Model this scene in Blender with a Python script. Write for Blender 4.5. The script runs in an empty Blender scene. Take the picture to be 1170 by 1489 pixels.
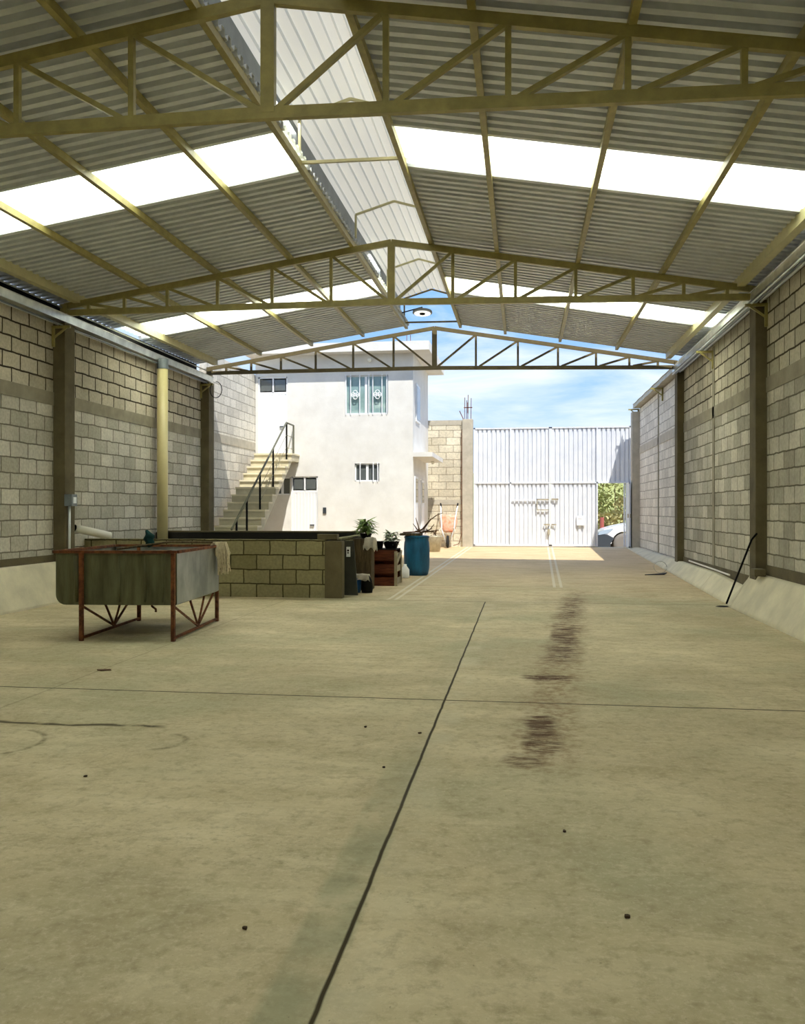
import bpy, bmesh, math, random
from mathutils import Vector, Matrix
random.seed(7)
S = bpy.context.scene
COL = S.collection
# ------------------------------------------------------------------ camera
CAMH = 1.3
YAW = math.atan(175/1250)
cd = bpy.data.cameras.new('camera')
cam = bpy.data.objects.new('camera', cd); COL.objects.link(cam)
cam.location = (0, 0, CAMH)
cam.rotation_euler = (math.pi/2, 0, YAW)
cd.sensor_fit = 'HORIZONTAL'; cd.sensor_width = 36; cd.lens = 36*1250/1170
cd.shift_y = -2.5/1170
cd.clip_end = 500
S.camera = cam
S.view_settings.view_transform = 'Standard'
S.view_settings.look = 'None'
S.view_settings.gamma = 1
S.view_settings.use_curve_mapping = False
S.view_settings.exposure = 0.35
# ------------------------------------------------------------------ world
W = bpy.data.worlds.new('world'); S.world = W; W.use_nodes = True
nt = W.node_tree; N = nt.nodes; L = nt.links; N.clear()
tc = N.new('ShaderNodeTexCoord')
mp = N.new('ShaderNodeMapping'); mp.inputs['Scale'].default_value = (1.6, 1.6, 9.0); mp.inputs['Rotation'].default_value = (0.1, 0.12, 0.5)
L.new(tc.outputs['Generated'], mp.inputs[0])
nz = N.new('ShaderNodeTexNoise'); nz.inputs['Scale'].default_value = 1.7; nz.inputs['Detail'].default_value = 9; nz.inputs['Roughness'].default_value = .58; nz.inputs['Distortion'].default_value = .5
L.new(mp.outputs[0], nz.inputs['Vector'])
cr = N.new('ShaderNodeValToRGB')
cr.color_ramp.elements[0].position = .42; cr.color_ramp.elements[0].color = (0, 0, 0, 1)
cr.color_ramp.elements[1].position = .62; cr.color_ramp.elements[1].color = (1, 1, 1, 1)
L.new(nz.outputs['Fac'], cr.inputs[0])
sx = N.new('ShaderNodeSeparateXYZ'); L.new(tc.outputs['Generated'], sx.inputs[0])
hr = N.new('ShaderNodeValToRGB')
e = hr.color_ramp.elements
e[0].position = 0.0; e[0].color = (.22, .21, .19, 1)
e[1].position = 1.0; e[1].color = (.10, .26, .75, 1)
for p_, c_ in ((.02, (.50, .63, .80, 1)), (.16, (.25, .44, .74, 1)), (.3, (.20, .40, .74, 1))):
    n_ = e.new(p_); n_.color = c_
L.new(sx.outputs['Z'], hr.inputs[0])
mx = N.new('ShaderNodeMixRGB'); mx.inputs[2].default_value = (.64, .71, .82, 1)
L.new(cr.outputs[0], mx.inputs[0]); L.new(hr.outputs[0], mx.inputs[1])
bg = N.new('ShaderNodeBackground'); bg.inputs['Strength'].default_value = 1.2
out = N.new('ShaderNodeOutputWorld')
L.new(mx.outputs[0], bg.inputs[0]); L.new(bg.outputs[0], out.inputs[0])
# ------------------------------------------------------------------ sun and added fill lights over the skylights
sl = bpy.data.lights.new('sun', 'SUN'); sl.energy = 4.4; sl.angle = .01; sl.color = (1, .96, .88)
so = bpy.data.objects.new('sun', sl); COL.objects.link(so)
so.rotation_euler = Vector((-.28, .56, -1)).to_track_quat('-Z', 'Y').to_euler()
so.location = (5, -10, 20)
SKYLIGHTS = [(-3.6, -2.6), (2.3, 3.3), (8.1, 9.1), (13.7, 14.7)]
PANEL_FILL_W = (60, 105, 150, 190)
# ------------------------------------------------------------------ helpers
def lin(c): return tuple(((x/12.92) if x <= .04045 else ((x+.055)/1.055)**2.4) for x in [v/255 for v in c])
class MB:
    def __init__(s): s.bm = bmesh.new()
    def box(s, x0, x1, y0, y1, z0, z1):
        vs = [s.bm.verts.new((x, y, z)) for z in (z0, z1) for y in (y0, y1) for x in (x0, x1)]
        for f in ((0,2,3,1),(4,5,7,6),(0,1,5,4),(2,6,7,3),(0,4,6,2),(1,3,7,5)): s.bm.faces.new([vs[i] for i in f])
        return s
    def beam(s, p, q, w, h, up=(0,0,1)):
        p = Vector(p); q = Vector(q); d = (q-p).normalized(); u = Vector(up)
        if abs(d.dot(u)) > .99: u = Vector((0,1,0))
        a = d.cross(u).normalized(); b = a.cross(d).normalized()
        vs = [s.bm.verts.new(c + a*i*w/2 + b*j*h/2) for c in (p, q) for j in (-1, 1) for i in (-1, 1)]
        for f in ((0,2,3,1),(4,5,7,6),(0,1,5,4),(2,6,7,3),(0,4,6,2),(1,3,7,5)): s.bm.faces.new([vs[i] for i in f])
        return s
    def tube(s, pts, r, n=10, caps=True):
        pts = [Vector(p) for p in pts]; rs = r if isinstance(r, (list, tuple)) else [r]*len(pts)
        rings = []; prev = None
        for i, p in enumerate(pts):
            d = (pts[min(i+1, len(pts)-1)] - pts[max(i-1, 0)]).normalized()
            if prev is None:
                u = Vector((0,0,1)) if abs(d.z) < .9 else Vector((0,1,0)); a = d.cross(u).normalized()
            else:
                a = (prev - d*prev.dot(d)).normalized()
            b = d.cross(a); prev = a
            rings.append([s.bm.verts.new(p + (a*math.cos(t) + b*math.sin(t))*rs[i]) for t in [2*math.pi*k/n for k in range(n)]])
        for r0, r1 in zip(rings, rings[1:]):
            for k in range(n): s.bm.faces.new([r0[k], r0[(k+1)%n], r1[(k+1)%n], r1[k]])
        if caps: s.bm.faces.new(rings[0]); s.bm.faces.new(rings[-1])
        return s
    def lathe(s, prof, c=(0,0,0), n=28, rot=None):
        c = Vector(c); rings = []
        for r, z in prof:
            ring = []
            for k in range(n):
                t = 2*math.pi*k/n; v = Vector((r*math.cos(t), r*math.sin(t), z))
                if rot: v = rot @ v
                ring.append(s.bm.verts.new(v + c))
            rings.append(ring)
        for r0, r1 in zip(rings, rings[1:]):
            for k in range(n): s.bm.faces.new([r0[k], r0[(k+1)%n], r1[(k+1)%n], r1[k]])
        if prof[0][0] > 1e-4: s.bm.faces.new(rings[0])
        if prof[-1][0] > 1e-4: s.bm.faces.new(rings[-1])
        return s
    def poly(s, pts): s.bm.faces.new([s.bm.verts.new(p) for p in pts]); return s
    def prism(s, pts, vec):
        vec = Vector(vec); a = [s.bm.verts.new(p) for p in pts]; b = [s.bm.verts.new(Vector(p)+vec) for p in pts]
        s.bm.faces.new(a); s.bm.faces.new(b[::-1]); n = len(a)
        for i in range(n): s.bm.faces.new([a[i], b[i], b[(i+1)%n], a[(i+1)%n]])
        return s
    def strip(s, A, B):
        a = [s.bm.verts.new(p) for p in A]; b = [s.bm.verts.new(p) for p in B]
        for i in range(len(a)-1): s.bm.faces.new([a[i], a[i+1], b[i+1], b[i]])
        return s
    def build(s, name, mat, parent=None, smooth=False, bevel=0, solid=0, loc=None):
        bmesh.ops.remove_doubles(s.bm, verts=s.bm.verts, dist=1e-5)
        bmesh.ops.recalc_face_normals(s.bm, faces=s.bm.faces)
        base = Vector(loc) if loc is not None else (Vector(parent.get('_w', (0,0,0))) if parent else Vector((0,0,0)))
        if base.length: bmesh.ops.translate(s.bm, verts=s.bm.verts, vec=-base)
        me = bpy.data.meshes.new(name); s.bm.to_mesh(me); s.bm.free()
        if smooth:
            for p in me.polygons: p.use_smooth = True
        me.materials.append(mat)
        o = bpy.data.objects.new(name, me); COL.objects.link(o)
        if parent is not None: o.parent = parent
        elif loc is not None: o.location = loc
        if parent is not None:
            o['_w'] = tuple(base)
        if solid:
            m = o.modifiers.new('solid', 'SOLIDIFY'); m.thickness = solid; m.offset = 0
        if bevel:
            m = o.modifiers.new('bevel', 'BEVEL'); m.width = bevel; m.segments = 2; m.limit_method = 'ANGLE'
        return o
def tag(o, label, cat, group=None, kind=None):
    o['label'] = label; o['category'] = cat
    if group: o['group'] = group
    if kind: o['kind'] = kind
    return o
def thing(name, label, cat, loc=(0,0,0), group=None):
    o = bpy.data.objects.new(name, None); COL.objects.link(o); o.location = loc; o.empty_display_size = .2
    o['_w'] = tuple(loc)
    return tag(o, label, cat, group)
def struct(o): o['kind'] = 'structure'; return o
# ------------------------------------------------------------------ materials
def mat(name, col, rough=.6, metal=0, spec=.3, var=0, vscale=4, bump=0, bscale=40, col2=None, stretch=None, trans=0, detail=5):
    m = bpy.data.materials.new(name); m.use_nodes = True; nt = m.node_tree; N = nt.nodes; L = nt.links
    b = N['Principled BSDF']; b.inputs['Roughness'].default_value = rough; b.inputs['Metallic'].default_value = metal
    b.inputs['Specular IOR Level'].default_value = spec
    c = lin(col) + (1,); b.inputs['Base Color'].default_value = c
    tc = N.new('ShaderNodeTexCoord'); mp = N.new('ShaderNodeMapping'); L.new(tc.outputs['Object'], mp.inputs[0])
    if stretch: mp.inputs['Scale'].default_value = stretch
    if var or col2:
        n = N.new('ShaderNodeTexNoise'); n.inputs['Scale'].default_value = vscale; n.inputs['Detail'].default_value = detail; n.inputs['Roughness'].default_value = .62
        L.new(mp.outputs[0], n.inputs['Vector'])
        r = N.new('ShaderNodeValToRGB'); r.color_ramp.elements[0].position = .35; r.color_ramp.elements[1].position = .67
        c2 = lin(col2)+(1,) if col2 else tuple(x*(1-var) for x in c[:3])+(1,)
        r.color_ramp.elements[0].color = c2; r.color_ramp.elements[1].color = c
        L.new(n.outputs['Fac'], r.inputs[0]); L.new(r.outputs[0], b.inputs['Base Color'])
    if bump:
        n2 = N.new('ShaderNodeTexNoise'); n2.inputs['Scale'].default_value = bscale; n2.inputs['Detail'].default_value = 4
        L.new(tc.outputs['Object'], n2.inputs['Vector'])
        bp = N.new('ShaderNodeBump'); bp.inputs['Strength'].default_value = bump; bp.inputs['Distance'].default_value = .01
        L.new(n2.outputs['Fac'], bp.inputs['Height']); L.new(bp.outputs[0], b.inputs['Normal'])
    return m
def translucent(name, col, refl, amt):
    m = bpy.data.materials.new(name); m.use_nodes = True; nt = m.node_tree; N = nt.nodes; L = nt.links
    b = N['Principled BSDF']; b.inputs['Base Color'].default_value = lin(refl)+(1,); b.inputs['Roughness'].default_value = .5
    t = N.new('ShaderNodeBsdfTranslucent'); t.inputs[0].default_value = lin(col)+(1,)
    mx = N.new('ShaderNodeMixShader'); mx.inputs[0].default_value = amt
    L.new(b.outputs[0], mx.inputs[1]); L.new(t.outputs[0], mx.inputs[2]); L.new(mx.outputs[0], N['Material Output'].inputs[0])
    return m
def block_mat(name, axis, c1, c2, mortar, off=0, zoff=0, bw=.41, bh=.21, ms=.011, blotch=.25, bump=.6, green=None):
    m = bpy.data.materials.new(name); m.use_nodes = True; nt = m.node_tree; N = nt.nodes; L = nt.links
    b = N['Principled BSDF']; b.inputs['Roughness'].default_value = .92; b.inputs['Specular IOR Level'].default_value = .15
    tc = N.new('ShaderNodeTexCoord'); sp = N.new('ShaderNodeSeparateXYZ'); L.new(tc.outputs['Object'], sp.inputs[0])
    cb = N.new('ShaderNodeCombineXYZ')
    ax = N.new('ShaderNodeMath'); ax.operation = 'ADD'; ax.inputs[1].default_value = off; L.new(sp.outputs[axis], ax.inputs[0])
    az = N.new('ShaderNodeMath'); az.operation = 'ADD'; az.inputs[1].default_value = zoff; L.new(sp.outputs['Z'], az.inputs[0])
    L.new(ax.outputs[0], cb.inputs[0]); L.new(az.outputs[0], cb.inputs[1])
    # slightly wobbly joints
    wn = N.new('ShaderNodeTexNoise'); wn.inputs['Scale'].default_value = 5; L.new(cb.outputs[0], wn.inputs['Vector'])
    wm = N.new('ShaderNodeVectorMath'); wm.operation = 'MULTIPLY_ADD'; wm.inputs[1].default_value = (.03, .03, 0)
    L.new(wn.outputs['Color'], wm.inputs[0]); L.new(cb.outputs[0], wm.inputs[2])
    br = N.new('ShaderNodeTexBrick'); L.new(wm.outputs[0], br.inputs['Vector'])
    br.inputs['Scale'].default_value = 1; br.inputs['Brick Width'].default_value = bw; br.inputs['Row Height'].default_value = bh
    br.inputs['Mortar Size'].default_value = ms; br.inputs['Mortar Smooth'].default_value = .25; br.inputs['Bias'].default_value = 0
    br.inputs['Color1'].default_value = lin(c1)+(1,); br.inputs['Color2'].default_value = lin(c2)+(1,); br.inputs['Mortar'].default_value = lin(mortar)+(1,)
    n1 = N.new('ShaderNodeTexNoise'); n1.inputs['Scale'].default_value = 1.1; n1.inputs['Detail'].default_value = 6; n1.inputs['Roughness'].default_value = .65
    L.new(tc.outputs['Object'], n1.inputs['Vector'])
    r1 = N.new('ShaderNodeMapRange'); r1.inputs[1].default_value = .3; r1.inputs[2].default_value = .7; r1.inputs[3].default_value = 1-blotch; r1.inputs[4].default_value = 1.08
    L.new(n1.outputs['Fac'], r1.inputs[0])
    n2 = N.new('ShaderNodeTexNoise'); n2.inputs['Scale'].default_value = 26; n2.inputs['Detail'].default_value = 4; L.new(tc.outputs['Object'], n2.inputs['Vector'])
    r2 = N.new('ShaderNodeMapRange'); r2.inputs[1].default_value = .3; r2.inputs[2].default_value = .7; r2.inputs[3].default_value = .84; r2.inputs[4].default_value = 1.1
    L.new(n2.outputs['Fac'], r2.inputs[0])
    mm = N.new('ShaderNodeMath'); mm.operation = 'MULTIPLY'; L.new(r1.outputs[0], mm.inputs[0]); L.new(r2.outputs[0], mm.inputs[1])
    mul = N.new('ShaderNodeVectorMath'); mul.operation = 'SCALE'; L.new(br.outputs['Color'], mul.inputs[0]); L.new(mm.outputs[0], mul.inputs['Scale'])
    L.new(mul.outputs[0], b.inputs['Base Color'])
    hm = N.new('ShaderNodeMath'); hm.operation = 'MULTIPLY_ADD'; hm.inputs[1].default_value = -1; hm.inputs[2].default_value = 1; L.new(br.outputs['Fac'], hm.inputs[0])
    ha = N.new('ShaderNodeMath'); ha.operation = 'MULTIPLY_ADD'; ha.inputs[1].default_value = .25; L.new(n2.outputs['Fac'], ha.inputs[0]); L.new(hm.outputs[0], ha.inputs[2])
    bp = N.new('ShaderNodeBump'); bp.inputs['Strength'].default_value = bump; bp.inputs['Distance'].default_value = .012
    L.new(ha.outputs[0], bp.inputs['Height']); L.new(bp.outputs[0], b.inputs['Normal'])
    return m
M = {}
M['blockL'] = block_mat('block_left', 'Y', (214,208,192), (178,172,154), (126,120,104), off=.12, zoff=-.13)
M['blockLt'] = block_mat('block_left_top', 'Y', (206,196,174), (180,170,148), (66,58,42), off=.3, zoff=-.05, ms=.014)
M['blockR'] = block_mat('block_right', 'Y', (210,204,186), (166,160,142), (118,112,94), off=.0, zoff=-.13)
M['blockRt'] = block_mat('block_right_top', 'Y', (200,192,168), (168,160,138), (72,64,46), off=.22, zoff=-.05, ms=.014)
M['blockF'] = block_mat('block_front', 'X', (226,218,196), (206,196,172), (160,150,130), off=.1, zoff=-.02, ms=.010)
M['blockO'] = block_mat('block_outdoor', 'Y', (232,226,212), (210,204,190), (168,162,148), off=.12, zoff=-.13, blotch=.15)  # paler copy of the side wall blocks, bright daylight put into the colour
M['blockC'] = block_mat('block_cistern', 'X', (150,142,106), (126,118,84), (66,60,38), off=.345, zoff=.0, bw=.405, bh=.2155, ms=.010)
M['blockCs'] = block_mat('block_cistern_side', 'Y', (140,134,100), (118,112,80), (66,60,38), bw=.405, bh=.2155, ms=.010)
M['conc'] = mat('concrete', (156,148,126), .9, var=.3, vscale=3, bump=.25, bscale=60)
M['conc_dark'] = mat('concrete_dark', (108,98,72), .9, var=.35, vscale=3, bump=.25, bscale=50)  # darker concrete tone with random variation
M['conc_light'] = mat('concrete_ledge', (220,211,182), .85, var=.22, vscale=2.5, bump=.2, bscale=40)
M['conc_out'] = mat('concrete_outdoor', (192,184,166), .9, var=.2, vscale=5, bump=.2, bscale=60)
M['paint'] = mat('cream_paint', (172,160,96), .42, spec=.4, var=.25, vscale=9)
M['paint_light'] = mat('cream_paint_clean', (206,198,150), .42, spec=.4, var=.12, vscale=9)
M['galv'] = mat('galvanised_sheet', (222,226,230), .45, metal=.1, spec=.6, var=.14, vscale=6)
M['galv_dull'] = mat('galvanised_dull', (130,138,142), .5, metal=.3, spec=.5, var=.3, vscale=3)
M['gutter'] = mat('gutter_metal', (228,230,222), .3, metal=.8, spec=.5, var=.3, vscale=5, bump=.3, bscale=8)
M['sky_panel'] = translucent('translucent_panel', (246,250,240), (225,230,220), .62)
M['cover'] = translucent('ridge_cover', (240,232,212), (222,220,210), .30)
M['house'] = mat('white_stucco', (231,229,223), .9, col2=(219,216,209), vscale=2, bump=.15, bscale=30)
M['white'] = mat('white_paint', (238,240,242), .45, spec=.4)
M['whitegate'] = mat('white_gate_paint', (226,229,234), .45, spec=.4, col2=(214,218,225), vscale=3)
M['glass'] = mat('window_glass', (120,150,150), .08, spec=.8, col2=(150,175,172), vscale=3)
M['glass_dark'] = mat('dark_window_glass', (92,98,98), .08, spec=.8)
M['black'] = mat('black_paint', (18,17,14), .7, spec=.1)
M['rail'] = mat('railing_metal', (112,112,96), .5, metal=.3)
M['rust'] = mat('rusty_steel', (134,82,48), .85, col2=(78,46,28), vscale=14, bump=.3)
M['tank'] = mat('tank_sheet', (112,112,82), .5, metal=.2, spec=.5, col2=(74,73,48), vscale=3, stretch=(3,3,.5))
M['tank_side'] = mat('tank_side_sheet', (186,190,186), .36, metal=.45, spec=.5, col2=(128,134,130), vscale=3, stretch=(1,1,.6))
M['cistern_dark'] = mat('cistern_near_black', (26,24,18), .35, spec=.5, var=.3)  # near-black tone shared by the cistern rear wall and the water
M['teal'] = mat('teal_cloth', (14,58,56), .9, var=.3)
M['mop'] = mat('mop_cotton', (222,208,174), .95, var=.3, vscale=30)
M['bluep'] = mat('blue_plastic', (20,96,134), .45, spec=.4, col2=(16,66,96), vscale=4, stretch=(3,3,.6))
M['bluebucket'] = mat('blue_bucket', (38,98,170), .45)
M['wood_red'] = mat('stained_wood', (118,62,36), .7, col2=(78,38,22), vscale=6, stretch=(1,1,6))
M['wood_pale'] = mat('pale_wood', (176,164,136), .8, var=.3, vscale=8)
M['wood_brown'] = mat('weathered_timber', (104,90,64), .9, col2=(66,54,36), vscale=6, stretch=(5,5,.8), bump=.4)
M['cloth'] = mat('pale_cloth', (202,194,178), .95, var=.2, vscale=8)
M['leaf'] = mat('leaf_green', (158,180,104), .6, col2=(104,134,66), vscale=12)
M['leaf_grey'] = mat('pale_leaf', (226,230,216), .6, col2=(160,176,140), vscale=12)
M['pot'] = mat('black_pot', (26,24,24), .5)
M['branch'] = mat('dry_branch', (120,92,66), .9, col2=(84,60,42), vscale=12)
M['orange'] = mat('orange_tray', (226,134,98), .6, col2=(206,190,168), vscale=7)
M['rubber'] = mat('rubber', (38,38,38), .8)
M['tin'] = mat('old_tin', (190,182,160), .5, metal=.3, var=.3, vscale=10)
M['pvc'] = mat('pvc_cream', (214,200,146), .4, spec=.5, var=.12, vscale=2)
M['pvcw'] = mat('pvc_white', (226,222,208), .4, spec=.5)
M['carw'] = mat('car_white', (240,242,244), .15, spec=.7)
M['cargrey'] = mat('car_grey_plastic', (58,64,70), .4, spec=.5)
M['lens'] = mat('lamp_lens', (170,186,200), .1, spec=.8)
M['alloy'] = mat('alloy_rim', (206,208,210), .3, metal=.4)
M['tire'] = mat('dusty_tire', (128,122,114), .8)
M['dirt'] = mat('dirt', (188,168,136), .95, var=.25, vscale=1.5, bump=.4)
M['bush'] = mat('dry_bush', (206,196,140), .9, col2=(150,144,92), vscale=3)
M['bush2'] = mat('green_bush', (180,184,120), .9, col2=(140,146,84), vscale=3)
M['redpost'] = mat('red_post', (176,96,84), .7)
M['crumb'] = mat('dry_crumb', (64,50,32), .95)
M['stairs'] = mat('stair_concrete', (206,198,172), .85, col2=(186,178,152), vscale=3, bump=.15)
M['tread'] = mat('stair_tread_cream', (226,216,188), .8, var=.08)
M['clearglass'] = mat('lamp_glass', (240,240,230), .2)
# floor ------------------------------------------------------------------
def floor_mat():
    m = bpy.data.materials.new('concrete_floor'); m.use_nodes = True; nt = m.node_tree; N = nt.nodes; L = nt.links
    b = N['Principled BSDF']; b.inputs['Specular IOR Level'].default_value = .12
    tc = N.new('ShaderNodeTexCoord'); sp = N.new('ShaderNodeSeparateXYZ'); L.new(tc.outputs['Object'], sp.inputs[0])
    X = sp.outputs['X']; Y = sp.outputs['Y']
    def mth(op, a, b_=None, c_=None, clamp=False):
        n = N.new('ShaderNodeMath'); n.operation = op; n.use_clamp = clamp
        for i, v in enumerate((a, b_, c_)):
            if v is None: continue
            if isinstance(v, (int, float)): n.inputs[i].default_value = v
            else: L.new(v, n.inputs[i])
        return n.outputs[0]
    def rng(v, a, b_, c_, d_):
        n = N.new('ShaderNodeMapRange'); L.new(v, n.inputs[0])
        for i, q in enumerate((a, b_, c_, d_)): n.inputs[i+1].default_value = q
        return n.outputs[0]
    def noise(scale, st=(1,1,1), det=5, rough=.6, dist=0):
        mp = N.new('ShaderNodeMapping'); mp.inputs['Scale'].default_value = st; L.new(tc.outputs['Object'], mp.inputs[0])
        n = N.new('ShaderNodeTexNoise'); n.inputs['Scale'].default_value = scale; n.inputs['Detail'].default_value = det; n.inputs['Roughness'].default_value = rough; n.inputs['Distortion'].default_value = dist
        L.new(mp.outputs[0], n.inputs['Vector']); return n.outputs['Fac']
    def mixc(f, a, b_):
        n = N.new('ShaderNodeMixRGB'); 
        if isinstance(f, (int, float)): n.inputs[0].default_value = f
        else: L.new(f, n.inputs[0])
        for i, v in ((1, a), (2, b_)):
            if isinstance(v, tuple): n.inputs[i].default_value = lin(v)+(1,)
            else: L.new(v, n.inputs[i])
        return n.outputs[0]
    big = noise(.7, det=6, rough=.6, dist=.4); st = noise(1.6, (.35, 2.2, 1), 6, .65, .3); fine = noise(14, det=6, rough=.7)
    c = mixc(rng(big, .35, .65, 0, 1), (178,165,132), (216,202,168))
    c = mixc(rng(st, .42, .72, 0, .75), c, (178,164,128))
    c = mixc(rng(noise(.45, det=3), .47, .62, 0, .6), c, (160,158,126))
    c = mixc(rng(noise(1.3, (1,1,1), 8, .75, .6), .5, .68, 0, .55), c, (156,142,108))
    c = mixc(rng(noise(3.1, (.5,1.4,1), 8, .75, .4), .55, .68, 0, .4), c, (222,210,176))
    c = mixc(rng(fine, .5, .7, 0, .6), c, (140,128,98))
    c = mixc(rng(noise(5, (1,1,1), 10, .8, .3), .5, .66, 0, .45), c, (150,138,108))
    c = mixc(rng(noise(38, (1,1,1), 4, .8), .5, .7, 0, .4), c, (222,210,180))
    # outdoor slab: warmer
    outd = rng(Y, 12.3, 12.5, 0, 1)
    c = mixc(mth('MULTIPLY', rng(Y, 12.3, 17.5, 0, 1), .55), c, (218,186,142))
    # swept bands of the ramp
    sw = noise(2.2, (.6, 5, 1), 5, .7, .2)
    c = mixc(mth('MULTIPLY', outd, rng(sw, .5, .66, 0, .5)), c, (150,122,88))
    # joints
    wob = mth('MULTIPLY_ADD', noise(2.5, det=3), .014, -.007)
    def band(v, c0, w, soft=.006):
        a = mth('ABSOLUTE', mth('SUBTRACT', v, c0)); return rng(a, w, w+soft, 1, 0)
    Xw = mth('ADD', X, wob); Yw = mth('ADD', Y, wob)
    indoors = rng(Y, 12.2, 12.3, 1, 0)
    j = mth('MULTIPLY', band(Xw, -.53, .0045), indoors)
    for y0 in (-.3, 5.87, 12.27): j = mth('MAXIMUM', j, band(Yw, y0, .007))
    j = mth('MAXIMUM', j, mth('MULTIPLY', band(Xw, -3.4, .003), mth('MULTIPLY', indoors, .35)))
    j = mth('MAXIMUM', j, mth('MULTIPLY', band(Yw, 14.35, .012), .4))
    # smoother trowelled margin beside the long joint
    mg = mth('MULTIPLY', band(X, -.60, .07, .03), mth('MULTIPLY', indoors, rng(noise(3), .35, .6, .1, .6)))
    mg = mth('MULTIPLY', mg, rng(Y, 2.8, 5.0, 1, .25))
    c = mixc(mth('MULTIPLY', band(X, -.46, .05, .06), mth('MULTIPLY', indoors, rng(noise(2.5, det=6), .45, .65, 0, .5))), c, (206,198,170))
    c = mixc(mg, c, (136,140,112))
    c = mixc(j, c, (62,54,36))
    # pale double strips running out to the gate
    xl = mth('MULTIPLY_ADD', Y, -.0345, 2.32)      # X + this = 0 on the left strip
    dl = mth('ABSOLUTE', mth('ADD', X, xl)); xr = mth('MULTIPLY_ADD', Y, -.018, -.31); dr = mth('ABSOLUTE', mth('ADD', X, xr))
    def dbl(d): return mth('MAXIMUM', rng(mth('ABSOLUTE', mth('SUBTRACT', d, .055)), .016, .03, 1, 0), 0)
    s1 = mth('MULTIPLY', dbl(dl), outd); s2 = mth('MULTIPLY', dbl(dr), rng(Y, 14.2, 14.4, 0, 1))
    c = mixc(mth('MULTIPLY', mth('MAXIMUM', s1, s2), .7), c, (214,206,184))
    # brown spill: a trail of smeared patches
    cx = mth('MULTIPLY_ADD', Y, .078, -.26)
    d = mth('SUBTRACT', X, cx); d = mth('ADD', d, mth('MULTIPLY_ADD', noise(1.3, det=3), .35, -.175))
    core = rng(mth('ABSOLUTE', d), .03, .21, 1, 0)
    along = mth('MULTIPLY', rng(Y, 4.1, 4.6, 0, 1), rng(Y, 12.2, 14.4, 1, 0))
    sp1 = noise(7, (.55, 2.6, 1), 9, .78, .6)
    for_ = rng(Y, 7.0, 7.6, 0, 1)
    sp2 = rng(noise(1.6, (.15, 1.0, 1), 3, .6), .36, .55, .25, 1)
    thr = mth('MULTIPLY', rng(sp1, .47, .535, 0, 1), sp2)
    spill = mth('MULTIPLY', mth('MULTIPLY', core, mth('MULTIPLY', for_, rng(Y, 12.4, 14.4, 1, 0))), thr, clamp=True)
    halo = mth('MULTIPLY', mth('MULTIPLY', rng(mth('ABSOLUTE', d), .08, .26, .5, 0), along), rng(fine, .42, .58, .1, 1))
    c = mixc(halo, c, (122,88,52))
    c = mixc(mth('MULTIPLY', spill, .95), c, (70,40,16))
    for (py, px, wy, wx, am) in ((5.05,.12,.55,.13,.85), (6.75,.20,.17,.25,.95), (9.1,.42,.9,.14,.8), (8.2,.33,.2,.13,.9), (4.5,.0,.14,.12,.7)):
        ex = mth('DIVIDE', mth('SUBTRACT', X, px), wx); ey = mth('DIVIDE', mth('SUBTRACT', Y, py), wy)
        rr = mth('ADD', mth('MULTIPLY', ex, ex), mth('MULTIPLY', ey, ey)); rr = mth('ADD', rr, mth('MULTIPLY_ADD', noise(1.9, (1,1.6,1), 4), 3.0, -1.5))
        c = mixc(mth('MULTIPLY', rng(rr, .4, 1.1, 1, 0), rng(sp1, .44, .52, .15, am)), c, (74,43,18))
    # hairline crack on the right
    ck = mth('ADD', X, mth('MULTIPLY_ADD', noise(1.2, (1,1,1), 5), .2, -.1)); 
    c = mixc(mth('MULTIPLY', band(mth('MULTIPLY_ADD', Y, -.31, ck), .12, .0015, .004), rng(Y, 4.0, 4.2, .5, 0)), c, (96,88,62))
    # long scuff and arc on the left
    sc = mth('ADD', Y, mth('MULTIPLY_ADD', noise(1.6, det=3), .25, -.125))
    scm = mth('MULTIPLY', band(sc, 4.9, .012, .03), mth('MULTIPLY', rng(X, -2.2, -2.1, 1, 0), rng(noise(4), .36, .46, .2, .95)))
    c = mixc(scm, c, (76,68,46))
    for (px, py, r0) in ((-2.95, 4.45, .28), (-2.05, 4.6, .17)):
        ex = mth('SUBTRACT', X, px); ey = mth('SUBTRACT', Y, py)
        rr = mth('SQRT', mth('ADD', mth('MULTIPLY', ex, ex), mth('MULTIPLY', ey, ey)))
        c = mixc(mth('MULTIPLY', band(rr, r0, .006, .02), mth('MULTIPLY', rng(ex, 0, .1, 0, .6), rng(fine, .35, .55, 0, 1))), c, (100,92,66))
    # chalky scrape rows near the camera
    scr = mth('MULTIPLY', band(Y, 3.2, .12, .15), rng(noise(22, (1, 1.6, 1), 5, .7), .56, .66, 0, .4))
    c = mixc(mth('MULTIPLY', scr, rng(X, -.7, -.5, 1, 0)), c, (110,102,76))
    spk = noise(60, det=2); c = mixc(rng(spk, .7, .76, 0, .5), c, (88,80,58))
    L.new(c, b.inputs['Base Color'])
    L.new(rng(big, .3, .7, .7, .85), b.inputs['Roughness'])
    h = mth('ADD', mth('MULTIPLY', fine, .12), mth('MULTIPLY', j, -1))
    bp = N.new('ShaderNodeBump'); bp.inputs['Strength'].default_value = .3; bp.inputs['Distance'].default_value = .01
    L.new(h, bp.inputs['Height']); L.new(bp.outputs[0], b.inputs['Normal'])
    return m
M['floor'] = floor_mat()
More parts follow.
